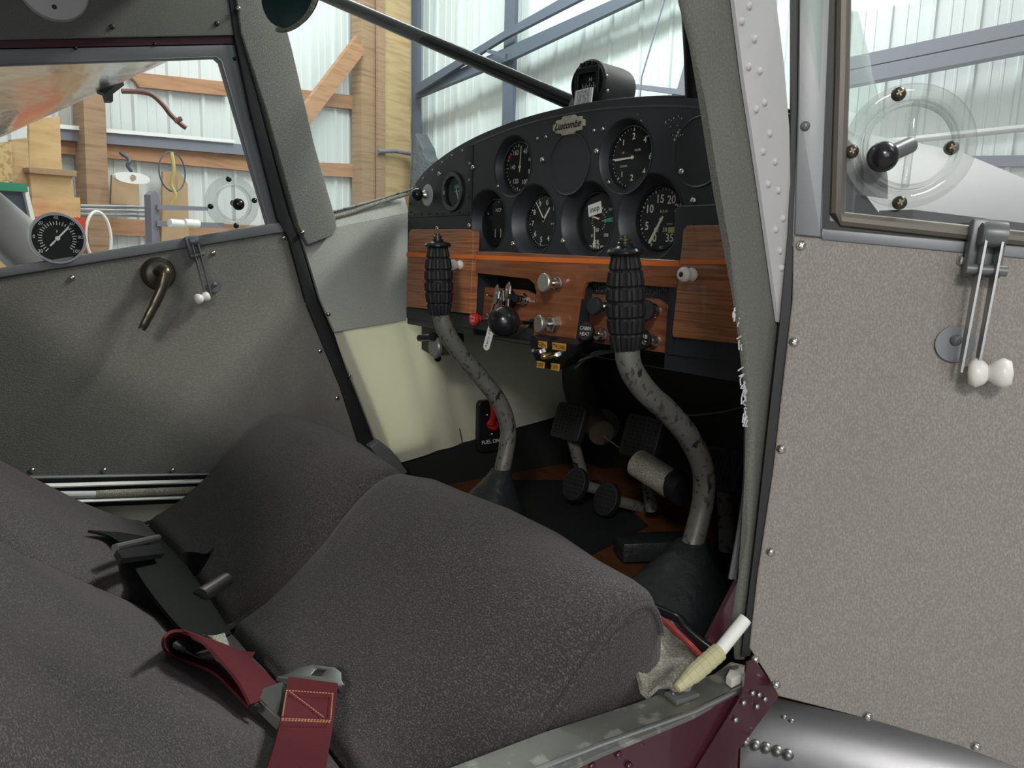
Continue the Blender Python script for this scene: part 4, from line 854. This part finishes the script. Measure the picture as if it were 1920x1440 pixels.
# ------------------------------------------------------------------ footwell
b = new(); plate(b, FLR, *[[(x, y) for x, y in [loc2(FLR, *p, .003) for p in ((960, 900), (1130, 900), (1215, 985), (1105, 1040), (940, 1000))]]], 0, .003); mk('floor_mat', b, matm, label='black floor mat in the far footwell behind seat edge', cat='mat', group='footwell mats')
b = new(); plate(b, FLR, *[[loc2(FLR, *p, .003) for p in ((1320, 1020), (1420, 1010), (1420, 1190), (1300, 1190))]], 0, .003); mk('floor_mat', b, matm, label='black floor mat between near boot and door post', cat='mat', group='footwell mats')
b = new(); plate(b, FLR, *[[loc2(FLR, *p, .012) for p in ((1112, 880), (1205, 872), (1290, 930), (1200, 960), (1150, 925))]], 0, .012, bev=.002); mk('floor_board', b, woodfloor, label='jagged plywood floor board between the pedals', cat='board')
b = new(); box(b, frame(on(1262, 1000, 2, -.41), (0, 0, 1), (.45, .9, 0)), -.012, .035, -.09, .02, -.03, .0, .003); mk('torque_box', b, leath, label='black box channel in front of near stick boot', cat='box')
def pedal(cx, cy, X, foot, label, w_=.034, h_=.042):
    p = on(cx, cy, 0, X); f = on(*foot, 0, X)
    t = thing('rudder_pedal', label, 'pedal', f, group='rudder pedals')
    T = frame(p, (.1, -1, .35)); b = new(); plate(b, T, rrect(-w_, w_, -h_, h_, .008), -.008, .006, bev=.002)
    for i in range(7):
        for j in range(9): box(b, T, -w_+.008+i*(2*w_-.018)/6, -w_+.011+i*(2*w_-.018)/6, -h_+.008+j*(2*h_-.018)/8, -h_+.011+j*(2*h_-.018)/8, .0055, .008)
    mk('pedal_pad', b, blackr, t)
    b = new(); tube(b, [p+V((0, .008, -.03)), f], .011, 14); mk('pedal_arm', b, tubem, t, smooth=60)
pedal(1068, 792, -.25, (1096, 905), 'far rudder pedal with square black pad', .035, .033)
pedal(1204, 820, -.08, (1222, 955), 'middle rudder pedal in front of the pale duct', .036, .036)
pedal(1355, 880, .12, (1362, 1030), 'near rudder pedal beside the door post', .03, .03)
for px, py, X, l in ((1079, 908, -.20, 'far oval heel brake pedal on the floor'), (1138, 936, -.14, 'oval heel brake pedal before the plywood board')):
    p = on(px, py, 0, X); t = thing('heel_brake', l, 'pedal', p, group='heel brake pedals'); T = frame(p, (.15, -1, .4))
    b = new(); plate(b, T, circ(0, 0, .030, 28, .024), -.006, .006, bev=.0015)
    for i in range(-3, 4):
        for j in range(-3, 4):
            if i*i+j*j < 12: box(b, T, i*.006-.0018, i*.006+.0018, j*.0075-.002, j*.0075+.002, .0055, .0078)
    mk('pad', b, blackr, t)
    b = new(); tube(b, [p+V((0, .005, 0)), p+V((.01, .09, -.03))], .010, 12); mk('arm', b, tubem, t)
b = new(); tube(b, [on(1196, 868, 0, -.02), on(1270, 915, 0, .06)], .022, 24); o = mk('heater_duct', b, canvas, label='pale beige duct tube lying in footwell behind pedal', cat='duct', smooth=60)
b = new(); tube(b, [on(1262, 908, 0, .05), on(1284, 922, 0, .075)], .0235, 24); mk('duct_clamp', b, blackr, o)
b = new(); tube(b, spl([on(1072, 660, 1, .42), on(1085, 720, 1, .42), on(1105, 775, 1, .40), on(1130, 800, 1, .36)], 5), .035, 20); o = mk('scat_hose', b, mat('dark_hose', (.035, .033, .03), .5), label='dark air hose running down beside the cream sidewall', cat='hose', smooth=60)
b = new(); tube(b, [on(1105, 780, 1, .34), on(1128, 812, 1, .30)], .024, 18); mk('hose_end', b, mat('hose_brown', (.05, .035, .022), .6), o)
b = new(); tube(b, [on(1132, 818, 1, .28), on(1176, 850, 1, .24)], .0018, 8); mk('control_rod', b, metal, label='thin bright rod slanting down toward pale duct', cat='rod')
T = frame((.10, .44, -.04), (0, -1, 0)); b = new(); lathe(b, [(0, .03), (.12, .028), (.16, .018), (.175, 0)], T, 48); mk('firewall_bulge', b, mat('dark_grey_panel', (.028, .03, .03), .5), label='dark round bulge on firewall under the near glovebox', cat='cover', smooth=60)

# ------------------------------------------------------------------ seats
PR = [(-.262, -.45), (-.238, -.40), (-.222, -.34), (-.222, -.30), (-.236, -.272), (-.262, -.268), (-.295, -.288), (-.344, -.335), (-.395, -.378), (-.435, -.402), (-.466, -.405), (-.505, -.385), (-.56, -.345), (-.61, -.308), (-.66, -.262), (-.71, -.19), (-.75, -.08), (-.78, .05)]
def seat(x0, x1, label, up=0):
    t = thing('aircraft_seat', label, 'seat', ((x0+x1)/2, -.4, -.45), group='side by side seats')
    P = spl([V((0, y, z)) for y, z in PR], 6); n = len(P); crease = min(range(n), key=lambda i: abs(P[i].y+.452)+(0 if P[i].z > -.43 and P[i].z < -.38 else 1))
    W = x1-x0
    cs = [(0, -.022), (.0015, -.014), (.005, -.006), (.013, -.001), (.03, .002), (.07, .006), (.13, .010), (W/2, .012)]
    cs = cs+[(W-a, c) for a, c in cs[-2::-1]]
    def strip(i0, i1, nm):
        b = new(); rows = []
        for i in range(i0, i1+1):
            tg = (P[min(i+1, n-1)]-P[max(i-1, 0)]).normalized(); nn = V((0, tg.z, -tg.y))
            e = min(i-i0, i1-i); er = 0 if i0 == 0 and e == i-i0 else -.012*max(0, 1-e/3)**2
            rows.append([b.verts.new(V((x0+a, P[i].y, P[i].z))+nn*(c+up+er+ (.0015*math.sin(a*60+P[i].y*40) if 2 < k < len(cs)-3 else 0))) for k, (a, c) in enumerate(cs)])
        for a, c in zip(rows, rows[1:]):
            for k in range(len(cs)-1): b.faces.new((a[k], a[k+1], c[k+1], c[k]))
        for k in (0, -1):
            lo = [b.verts.new((r[k].co.x, min(r[k].co.y, -.262) if i0 == 0 else r[k].co.y, -.45)) for r in rows]
            for a, c, d, e in zip(rows, rows[1:], lo, lo[1:]):
                if (a[k].co-d.co).length > 1e-4 or (c[k].co-e.co).length > 1e-4: b.faces.new((a[k], c[k], e, d))
        return mk(nm, b, seatm, t, smooth=50)
    c1 = strip(0, crease, 'seat_cushion'); c2 = strip(crease, n-1, 'seat_back')
    for sidx in (0, 1):
        q = []
        for i in range(18, n-8):
            tg = (P[min(i+1, n-1)]-P[max(i-1, 0)]).normalized(); nn = V((0, tg.z, -tg.y))
            q.append(V(((x0+.0005) if sidx == 0 else (x1-.0005), P[i].y, P[i].z))+nn*(up-.010))
        b = new(); tube(b, q, .0028, 8); mk('piping', b, seatm, t)
    return t
seat(-.43, -.034, 'far grey tweed seat beneath the black belt', .006)
seat(-.026, .385, 'near grey tweed seat with maroon belt lying on it', .008)
# surface height used to lay things on the seats
_P = [p for p in spl([V((0, y, z)) for y, z in PR], 6) if p.z > -.43 and p.y < -.235 or p.y < -.3]
def seatz(y):
    best = None
    for a, c in zip(_P, _P[1:]):
        if min(a.y, c.y) <= y <= max(a.y, c.y) and abs(a.y-c.y) > 1e-6: best = a.z+(c.z-a.z)*(y-a.y)/(c.y-a.y); break
    return best if best is not None else -.27
def S(px, py, off=.0):
    d = ray(px, py); t = .25
    while t < 2.2:
        p = CAM+d*t
        if p.z < seatz(p.y)+((.012 if abs(p.y+.455) > .03 else .010)+off+(.008 if p.x > -.03 else .006))/.80: return p
        t += .001
    return CAM+d*1.0

# belts
t = thing('seat_belt', 'black lap belt lying over the far seat crease', 'seat belt', S(330, 1100, 0))
b = new(); ribbon(b, [S(222, 1012, .006), S(262, 1085, .006), S(310, 1150, .006), S(352, 1195, .005), S(375, 1212, .004)], [S(300, 1010, .008), S(345, 1058, .010), S(385, 1115, .010), S(420, 1170, .008), S(432, 1190, .006)], .003); mk('webbing', b, blackw, t, smooth=60)
b = new(); ribbon(b, [S(216, 1036, .02), S(226, 1052, .02)], [S(298, 1022, .022), S(306, 1042, .022)], .006, 3); mk('adjuster_bar', b, blackm, t)
b = new(); ribbon(b, [S(165, 996, .004), S(200, 1005, .006), S(222, 1018, .008)], [S(225, 1000, .006), S(262, 1006, .010), S(290, 1012, .012)], .003); mk('anchor_strap', b, blackw, t)
b = new(); tube(b, [S(216, 1027, .02), S(296, 1008, .022)], .004, 10); mk('adjuster', b, steel, t)
b = new(); ribbon(b, [S(325, 1052, .008), S(352, 1036, .018), S(395, 1040, .03)], [S(345, 1078, .006), S(370, 1075, .012), S(400, 1028, .034)], .003); mk('loose_end', b, blackw, t)
p0, p1 = S(375, 1118, .012), S(423, 1088, .012); b = new(); tube(b, [p0, p1], .0085, 18); mk('buckle_barrel', b, metal, label='polished chrome belt fitting lying on the far seat', cat='buckle', smooth=50)
b = new(); ribbon(b, [S(380, 1190, .012), S(400, 1193, .014), S(420, 1188, .014)], [S(402, 1206, .010), S(418, 1212, .012), S(431, 1218, .012)], .002); mk('care_label', b, canvas, label='cream care label tucked under the belt at crease', cat='label')
# maroon belt with loop, tail and clamp
t = thing('seat_belt', 'maroon lap belt folded in loop on near seat', 'seat belt', S(420, 1260, 0))
L = [S(335, 1183, .030), S(372, 1198, .034), S(410, 1236, .028), S(445, 1278, .020), S(468, 1322, .012)]
Rr = [S(345, 1183, .010), S(432, 1214, .012), S(470, 1238, .012), S(515, 1280, .014), S(530, 1300, .014)]
b = new(); ribbon(b, L, Rr, .0022, 8)
mk('webbing', b, redw, t, smooth=60)
b = new(); ribbon(b, [S(350, 1183, .03), S(322, 1184, .035), S(306, 1200, .03), S(312, 1222, .015), S(345, 1238, .004), S(400, 1262, .003), S(440, 1300, .003), S(466, 1328, .005)],
              [S(358, 1196, .006), S(338, 1196, .006), S(322, 1206, .003), S(326, 1218, .0), S(352, 1230, .0), S(404, 1250, .003), S(446, 1290, .003), S(472, 1318, .006)], .0022, 6); mk('fold', b, redw, t, smooth=60)
b = new(); ribbon(b, [S(425, 1212, .008), S(450, 1222, .006), S(478, 1224, .004)], [S(430, 1245, .004), S(452, 1246, .004), S(465, 1248, .003)], .0022, 4); mk('belt_tail', b, redw, t)
b = new(); q = [S(464, 1318, .007), S(485, 1303, .010), S(535, 1286, .004), S(556, 1330, .000), S(520, 1372, .001)]
nn = ((q[1]-q[0]).cross(q[4]-q[0])).normalized(); nn = nn if nn.z > 0 else -nn
vs = [b.verts.new(p) for p in q]; f = b.faces.new(vs); ex = bmesh.ops.extrude_face_region(b, geom=[f]); bmesh.ops.translate(b, vec=nn*.009, verts=[g for g in ex['geom'] if isinstance(g, bmesh.types.BMVert)])
bmesh.ops.bevel(b, geom=list(b.edges), offset=.0015, segments=2, affect='EDGES'); mk('clamp_buckle', b, bucklem, t, label='grey steel clamp buckle')
b = new(); lathe(b, [(0, .001), (.0035, .001), (.0035, -.004)], frame(S(477, 1330, .010), (.6, -.6, .1)), 14); mk('clamp_pin', b, blackm, t)
t = thing('seat_belt', 'maroon belt strap with stitched metal tongue, nearest the camera', 'seat belt', S(575, 1350, 0))
b = new(); ribbon(b, [S(478, 1500, .012), S(500, 1440, .014), S(520, 1375, .016), S(533, 1310, .018), S(541, 1272, .020)], [S(602, 1500, .012), S(610, 1440, .014), S(620, 1380, .016), S(630, 1320, .018), S(633, 1284, .020)], .003); mk('webbing', b, redw, t, smooth=60)
b = new()
for a, c in (((536, 1297), (626, 1303)), ((528, 1350), (622, 1354)), ((528, 1353), (620, 1357)), ((541, 1297), (608, 1348)), ((537, 1300), (530, 1345)), ((624, 1302), (620, 1352))):
    n = 16; P0, P1 = S(*a, .0215), S(*c, .0215)
    for i in range(n):
        if i % 1 == 0: tube(b, [P0.lerp(P1, (i+.1)/n)+V((0, 0, .0012)), P0.lerp(P1, (i+.7)/n)+V((0, 0, .0012))], .0005, 5)
mk('stitching', b, stitch, t)
cc = S(588, 1275, .018); xa = (S(640, 1282, .018)-S(535, 1268, .018)).normalized(); ya = (S(588, 1245, .018)-S(588, 1290, .018)); zn = xa.cross(ya).normalized(); zn = zn if zn.z > 0 else -zn
Tt = frame(cc, zn, zn.cross(xa) if zn.cross(xa).dot(ya) > 0 else -zn.cross(xa)); Wd = (S(640, 1282, .018)-S(535, 1268, .018)).length/2
b = new(); plate(b, Tt, [(-Wd*1.12, -.008), (Wd*1.12, -.008), (Wd*1.15, -.002), (Wd*.95, .003), (Wd*.75, .012), (Wd*.4, .017), (-Wd*.4, .017), (-Wd*.75, .012), (-Wd*.95, .003), (-Wd*1.15, -.002)], -.0015, .0015, holes=[rrect(-.005, .005, .004, .012, .001)], bev=.0008); mk('belt_tongue', b, bucklem, t, label='grey steel tongue plate')
b = new(); tube(b, [Tt @ V((-Wd*1.15, -.006, .0)), Tt @ V((Wd*1.15, -.006, 0))], .0035, 12); mk('tongue_bar', b, bucklem, t)

# ------------------------------------------------------------------ starboard door opening
t = thing('starboard_door_post', 'near door post with worn fabric edge and rivets', 'post', (.42, -.15, -.34))
bar('post_cover', STB, [(1262, -480), (1283, -60), (1285, 0), (1305, 80), (1325, 200), (1345, 330), (1368, 460), (1386, 560), (1397, 640), (1405, 720), (1410, 800), (1408, 900), (1402, 1000), (1396, 1085), (1384, 1160), (1388, 1240), (1400, 1240), (1402, 1160), (1418, 1000), (1440, 800), (1463, 600), (1456, 500), (1438, 350), (1405, 150), (1378, 0), (1370, -60), (1325, -480)], .0, .006, postm, parent=t, bev=.004)
wl = [(1280, -60), (1284, 0), (1304, 80), (1324, 200), (1344, 330), (1367, 460), (1385, 560), (1396, 640), (1403, 720), (1405, 800)]
b = new(); tube(b, spl([pt(STB, a, c, -.004) for a, c in wl], 6), .0026, 8); mk('edge_welt', b, postm, t)
b = new()
for k in range(30):
    f = random.random(); a = V(wl[6]).lerp(V(wl[9]), f) if random.random() < .6 else V(wl[7]).lerp(V(wl[9]), f); p = pt(STB, a.x-1, a.y, -.004)
    tube(b, spl([p, p+V((random.uniform(-.002, .002), random.uniform(-.006, -.001), random.uniform(-.004, .002))), p+V((0, random.uniform(-.006, .001), random.uniform(-.009, -.001)))], 3), .0006, 5)
mk('frayed_threads', b, skin, t, kind='stuff', label='frayed white threads')
for dx in (0, 8): 
    b = new(); tube(b, spl([pt(STB, a-dx, c, -.02) for a, c in ((1408, 800), (1406, 900), (1396, 985), (1378, 1085))], 6), .0022, 8); mk('edge_strip', b, gmetal, t)
t = thing('riveted_skin_strip', 'pale riveted metal strip between near post and open door', 'frame', (.44, -.15, 0))
SK = frame((.428, 0, 0), (1, 0, 0))
bar('metal_strip', SK, [(1320, -450), (1395, -450), (1440, -60), (1455, 0), (1470, 120), (1480, 240), (1483, 430), (1466, 604), (1460, 604), (1425, 350), (1395, 150)], -.004, .003, skin, parent=t)
for px, py in ((1404, 11), (1390, 40), (1414, 73), (1403, 125), (1424, 133), (1433, 192), (1417, 205), (1443, 250), (1430, 284), (1453, 303), (1440, 345), (1459, 357), (1468, 409), (1454, 430), (1465, 502), (1462, 470)):
    x, y = loc2(SK, px, py, -.004); b = new(); dome(b, SK, x, y, -.004, .0028, False); mk('rivet', b, skin, t, smooth=60)
# centre brace tubes
bt_ = [(1299, 200, .02), (1297, 100, -.02), (1292, 0, -.06), (1288, -60, -.08), (1275, -330, -.17)]
b = new(); tube(b, [on(a, c, 1, d) for a, c, d in bt_], .0085, 16); mk('brace_tube', b, blackm, label='black vertical cabin brace tube right of the compass', cat='tube', group='cabin brace tubes', smooth=60)
b = new(); tube(b, [on(1075, 194, 1, .05), on(850, 96, 1, -.02), on(600, -12, 1, -.11), on(520, -46, 1, -.13)], .0105, 16); mk('brace_tube', b, blackm, label='black slanting cabin brace tube ending at the compass', cat='tube', group='cabin brace tubes', smooth=60)
# green tinted upper vent corner with frayed edge
T = frame((0, -.25, 0), (.3, -1, 0)); b = new(); x, y = loc2(T, 540, -22, 0)
plate(b, T, circ(x, y, .045, 30, .055), -.006, 0, bev=.002); mk('wing_root_cap', b, mat('dark_green_paint', (.015, .05, .045), .25), label='dark green rounded cap at the top behind far post', cat='cap')
b = new(); tube(b, [T @ V((x+.058*math.cos(R_(a)), y+.048*math.sin(R_(a)), .002)) for a in range(-110, 40, 8)], .0028, 6); mk('frayed_sealant', b, canvas, bpy.data.objects['wing_root_cap'])

# sill with maroon skin
t = thing('door_sill', 'scuffed grey metal sill of near door above maroon skin', 'sill', (.42, -.3, -.34))
SL = frame((0, 0, -.335), (0, 0, 1), (0, 1, 0))
b = new(); plate_px(b, SL, [(600, 1560), (840, 1440), (1020, 1372), (1190, 1318), (1340, 1262), (1370, 1240), (1402, 1248), (1392, 1290), (1300, 1342), (1130, 1412), (940, 1500), (700, 1620)], -.003, 0, bev=.001); mk('sill_plate', b, mat('scuffed_sill', (.20, .20, .18), .4, .45, bump=(80, .3, .001), var=[('n', (45, 45, 45), (.42, .41, .37), .8, .55, .62)]), t)
b = new(); tube(b, [pt(SL, *q) for q in ((700, 1618), (940, 1470), (1130, 1396), (1300, 1336), (1394, 1290))], .0024, 10); mk('sill_edge', b, steel, t)
e = [on(700, 1622, 2, -.337), on(940, 1476, 2, -.337), on(1130, 1400, 2, -.337), on(1300, 1340, 2, -.337), on(1390, 1296, 2, -.337)]
b = new(); ribbon(b, e, [p+V((.010, -.01, -.16)) for p in e], .002, 3); mk('maroon_skin', b, maroon, t, label='dark maroon painted outer skin')
SX = frame(e[2]+V((.0025, 0, 0)), V((.976, 0, .21)))
for px, py in ((1245, 1377), (1203, 1395), (1160, 1415), (1250, 1415), (1180, 1436), (1110, 1436), (1290, 1360), (1330, 1395)):
    x, y = loc2(SX, px, py, 0); b = new(); dome(b, SX, x, y, 0, .0028, False); mk('rivet', b, maroon, t, smooth=60)
b = new(); plate_px(b, SL, [(1246, 1297), (1290, 1286), (1312, 1300), (1268, 1316)], .001, .004, bev=.0006); bk = mk('striker_plate', b, gmetal, t)
for px, py in ((1262, 1300), (1288, 1293)): x, y = loc2(SL, px, py, .004); b = new(); dome(b, SL, x, y, .004, .0016, False); mk('striker_screw', b, metal, bk)
b = new(); plate_px(b, SL, [(1368, 1254), (1385, 1258), (1390, 1266), (1372, 1275), (1362, 1266)], .001, .008, bev=.001); mk('white_block', b, white, t)
# maroon corner below the hinge
b = new(); q = [on(1386, 1085, 0, .405), on(1400, 1035, 0, .405), on(1396, 1168, 0, .405), on(1345, 1212, 0, .405), on(1326, 1202, 0, .405)]; vs = [b.verts.new(p) for p in q]; f = b.faces.new(vs); ex = bmesh.ops.extrude_face_region(b, geom=[f]); bmesh.ops.translate(b, vec=(-.006, .004, 0), verts=[g for g in ex['geom'] if isinstance(g, bmesh.types.BMVert)]); mk('corner_gusset', b, maroon, label='dark maroon corner gusset at foot of near door post', cat='gusset')
b = new(); q = [on(a, c, 0, .445) for a, c in ((1400, 1248), (1416, 1242), (1464, 1300), (1405, 1380), (1340, 1460), (1280, 1480), (1330, 1400), (1392, 1300))]; vs = [b.verts.new(p) for p in q]; f = b.faces.new(vs); ex = bmesh.ops.extrude_face_region(b, geom=[f]); bmesh.ops.translate(b, vec=(-.004, .004, 0), verts=[g for g in ex['geom'] if isinstance(g, bmesh.types.BMVert)]); cn = mk('skin_corner', b, maroon, label='maroon riveted skin corner below open door hinge', cat='panel')
CX = frame(on(1400, 1330, 0, .445), (1, 0, 0))
for px, py in ((1412, 1300), (1424, 1303), (1435, 1311), (1395, 1318), (1420, 1325), (1380, 1350)): x, y = loc2(CX, px, py, .002); b = new(); dome(b, CX, x, y, .002, .0022, False); mk('rivet', b, steel, cn)
# canvas scrap, piping, taped tube
b = new(); g = []
CVp = [[(1215, 1143), (1245, 1160), (1275, 1185), (1310, 1220), (1340, 1255)], [(1196, 1195), (1225, 1205), (1255, 1222), (1285, 1245), (1318, 1270)], [(1186, 1250), (1212, 1258), (1240, 1268), (1265, 1282), (1295, 1290)], [(1200, 1302), (1215, 1300), (1235, 1298), (1255, 1300), (1275, 1305)]]
for r_, row in enumerate(CVp): g.append([b.verts.new(on(a, c, 2, -.322-.004*r_)+V((0, 0, .006*math.sin(i*1.9+r_)))) for i, (a, c) in enumerate(row)])
for a, c in zip(g, g[1:]):
    for k in range(4): b.faces.new((a[k], a[k+1], c[k+1], c[k]))
bmesh.ops.subdivide_edges(b, edges=list(b.edges), cuts=2, use_grid_fill=True, smooth=.6); bmesh.ops.solidify(b, geom=list(b.faces), thickness=.003)
cv = mk('canvas_cover', b, canvas, label='worn grey canvas flap beside near seat front corner', cat='flap', smooth=60)
b = new(); tube(b, spl([on(a, c, 2, -.314) for a, c in ((1216, 1147), (1245, 1164), (1274, 1190), (1308, 1224), (1328, 1248))], 6), .0026, 8); mk('red_edging', b, mat('red_binding', (.35, .04, .04), .7), cv)
b = new(); tube(b, spl([on(a, c, 2, -.311) for a, c in ((1222, 1138), (1250, 1150), (1275, 1162), (1292, 1184), (1315, 1205), (1338, 1222))], 6), .0042, 10); mk('door_cable', b, blackm, label='glossy black cable along canvas flap edge', cat='cable', smooth=60)
t = thing('taped_rod', 'white rod wrapped in yellowed tape by near sill', 'rod', on(1340, 1240, 2, -.32))
p0, p1, p2 = on(1268, 1292, 2, -.326), on(1348, 1222, 2, -.308), on(1398, 1160, 2, -.285)
b = new(); tube(b, [p1, p2], .0055, 14); mk('rod', b, whitep, t)
b = new(); n = 60; tube(b, [p0.lerp(p1, i/n) for i in range(n+1)], [.001 if i == 0 else .0035+.0035*min(1, i/25)+.0006*((i % 8)/8) for i in range(n+1)], 14); mk('tape_wrap', b, tapem, t, label='yellowed spiral tape', smooth=20)

# ------------------------------------------------------------------ starboard door, swung open
t = sdoor = thing('cabin_door', 'open near cabin door lined with taupe fabric', 'door', dB)
bar('door_panel', DOOR, [(1488, 443), (1990, 478), (1990, 1560), (1930, 1450), (1800, 1400), (1640, 1352), (1460, 1306), (1440, 1270), (1405, 1215), (1420, 1080), (1450, 880), (1470, 700), (1486, 560)], .004, .008, fabR, parent=t, bev=.0015)
b = new(); plate_px(b, DOOR, [(1500, -420), (1990, -420), (1990, 500), (1486, 462), (1496, 200)], -.012, .002, holes=[[(1585, -360), (1975, -360), (1975, 462), (1572, 410)]]); fr = mk('window_frame', b, gmetal, t)
bar('frame_face', DOOR, [(1503, -400), (1560, -400), (1560, -80), (1540, 425), (1540, 445), (1490, 440), (1496, 200)], .005, .005, gmetal, parent=fr, bev=.001)
bar('frame_face', DOOR, [(1540, 428), (1990, 468), (1990, 492), (1540, 450)], .005, .005, gmetal, parent=fr, bev=.001)
b = new(); tube(b, [pt(DOOR, *q, .003) for q in ((1582, -360), (1582, -60), (1578, 150), (1570, 400), (1578, 411), (1990, 456))], .0055, 10); mk('window_channel', b, mat('dull_brass_channel', (.15, .135, .115), .55, .5), fr)
bar('frame_gap', DOOR, [(1556, -360), (1570, -360), (1570, -80), (1556, 414), (1990, 456), (1990, 470), (1542, 427)], .003, .002, darkm, parent=fr)
b = new(); plate_px(b, DOOR, [(1574, -370), (1985, -370), (1985, 465), (1566, 414)], -.006, -.004); mk('window_pane', b, gl, t)
bar('edge_seal', DOOR, [(1484, -400), (1502, -400), (1497, 200), (1488, 460), (1472, 800), (1442, 1040), (1407, 1230), (1390, 1232), (1418, 1000), (1440, 800), (1463, 600), (1478, 440), (1484, 200)], .001, .02, darkm, parent=t)
screws(t, DOOR, [(1510, 236)], .0034, m=gmetal, h=.006, name='frame_rivet', dish=False)
screws(t, DOOR, [(1502, 460), (1804, 488), (1489, 641), (1465, 842), (1445, 1035), (1416, 1237), (1455, 1284), (1627, 1343), (1830, 1400)], .0036, h=.005)
# latch of the near door
T0 = latch(DOOR, (1868, 438), (1818, 700), (1858, 700), sdoor, .004, 1.25)
x, y = loc2(DOOR, 1790, 645, .005); b = new(); lathe(b, [(0, .002), (.013, .002), (.013, 0)], DOOR @ Matrix.Translation((x, y, .0048)), 28); dome(b, DOOR, x, y+.003, .008, .004)
mk('latch_washer', b, gmetal, sdoor)
round_vent(DOOR, 1703, 275, .0435, .0320, .0, sdoor, [(1685, 176), (1784, 277), (1687, 380), (1597, 284)], (1655, 294), .0105, .0050)
# polished fairing under the door
t = thing('gear_fairing', 'polished grey fairing with domed rivets below open door', 'fairing', on(1600, 1430, 1, -.1))
q = [(1395, 1400), (1440, 1330), (1500, 1322), (1700, 1390), (1990, 1500)]
D1 = frame(dA+dN*(-.012), dN, (dA-dB))
a0 = pt(D1, 1392, 1300, -.03); a1 = pt(D1, 1990, 1440, -.02)
b = new(); rows = []
for i in range(9):
    c = a0.lerp(a1, i/8); row = []
    for k in range(15):
        th = R_(-35+k*11); s = .11+.02*i/8
        row.append(b.verts.new(c+V((0, 0, -1))*(s*(1-math.cos(th)))*1.1+(DOOR.to_3x3() @ V((0, 0, 1)))*(s*math.sin(th))+V((0, 0, -.01))))
    rows.append(row)
for a, c in zip(rows, rows[1:]):
    for k in range(14): b.faces.new((a[k], a[k+1], c[k+1], c[k]))
bmesh.ops.solidify(b, geom=list(b.faces), thickness=.002)
from mathutils.bvhtree import BVHTree
bv = BVHTree.FromBMesh(b); fr_ = []
for px, py in ((1398, 1389), (1417, 1396), (1437, 1401), (1458, 1407), (1478, 1414), (1470, 1345), (1484, 1352)):
    h = bv.ray_cast(CAM, ray(px, py).normalized())
    if h[0] is not None: fr_.append((h[0], h[1] if h[1].dot(ray(px, py)) < 0 else -h[1]))
mk('fairing_shell', b, mat('satin_aluminium', (.30, .30, .31), .38, .8, bump=((6, 6, 6), .15, .01)), t, smooth=60)
for i, (p, n_) in enumerate(fr_):
    b = new(); dome(b, frame(p, n_), 0, 0, 0, (.0046 if i < 5 else .0028), False); mk('domed_rivet', b, bucklem, t, smooth=70)
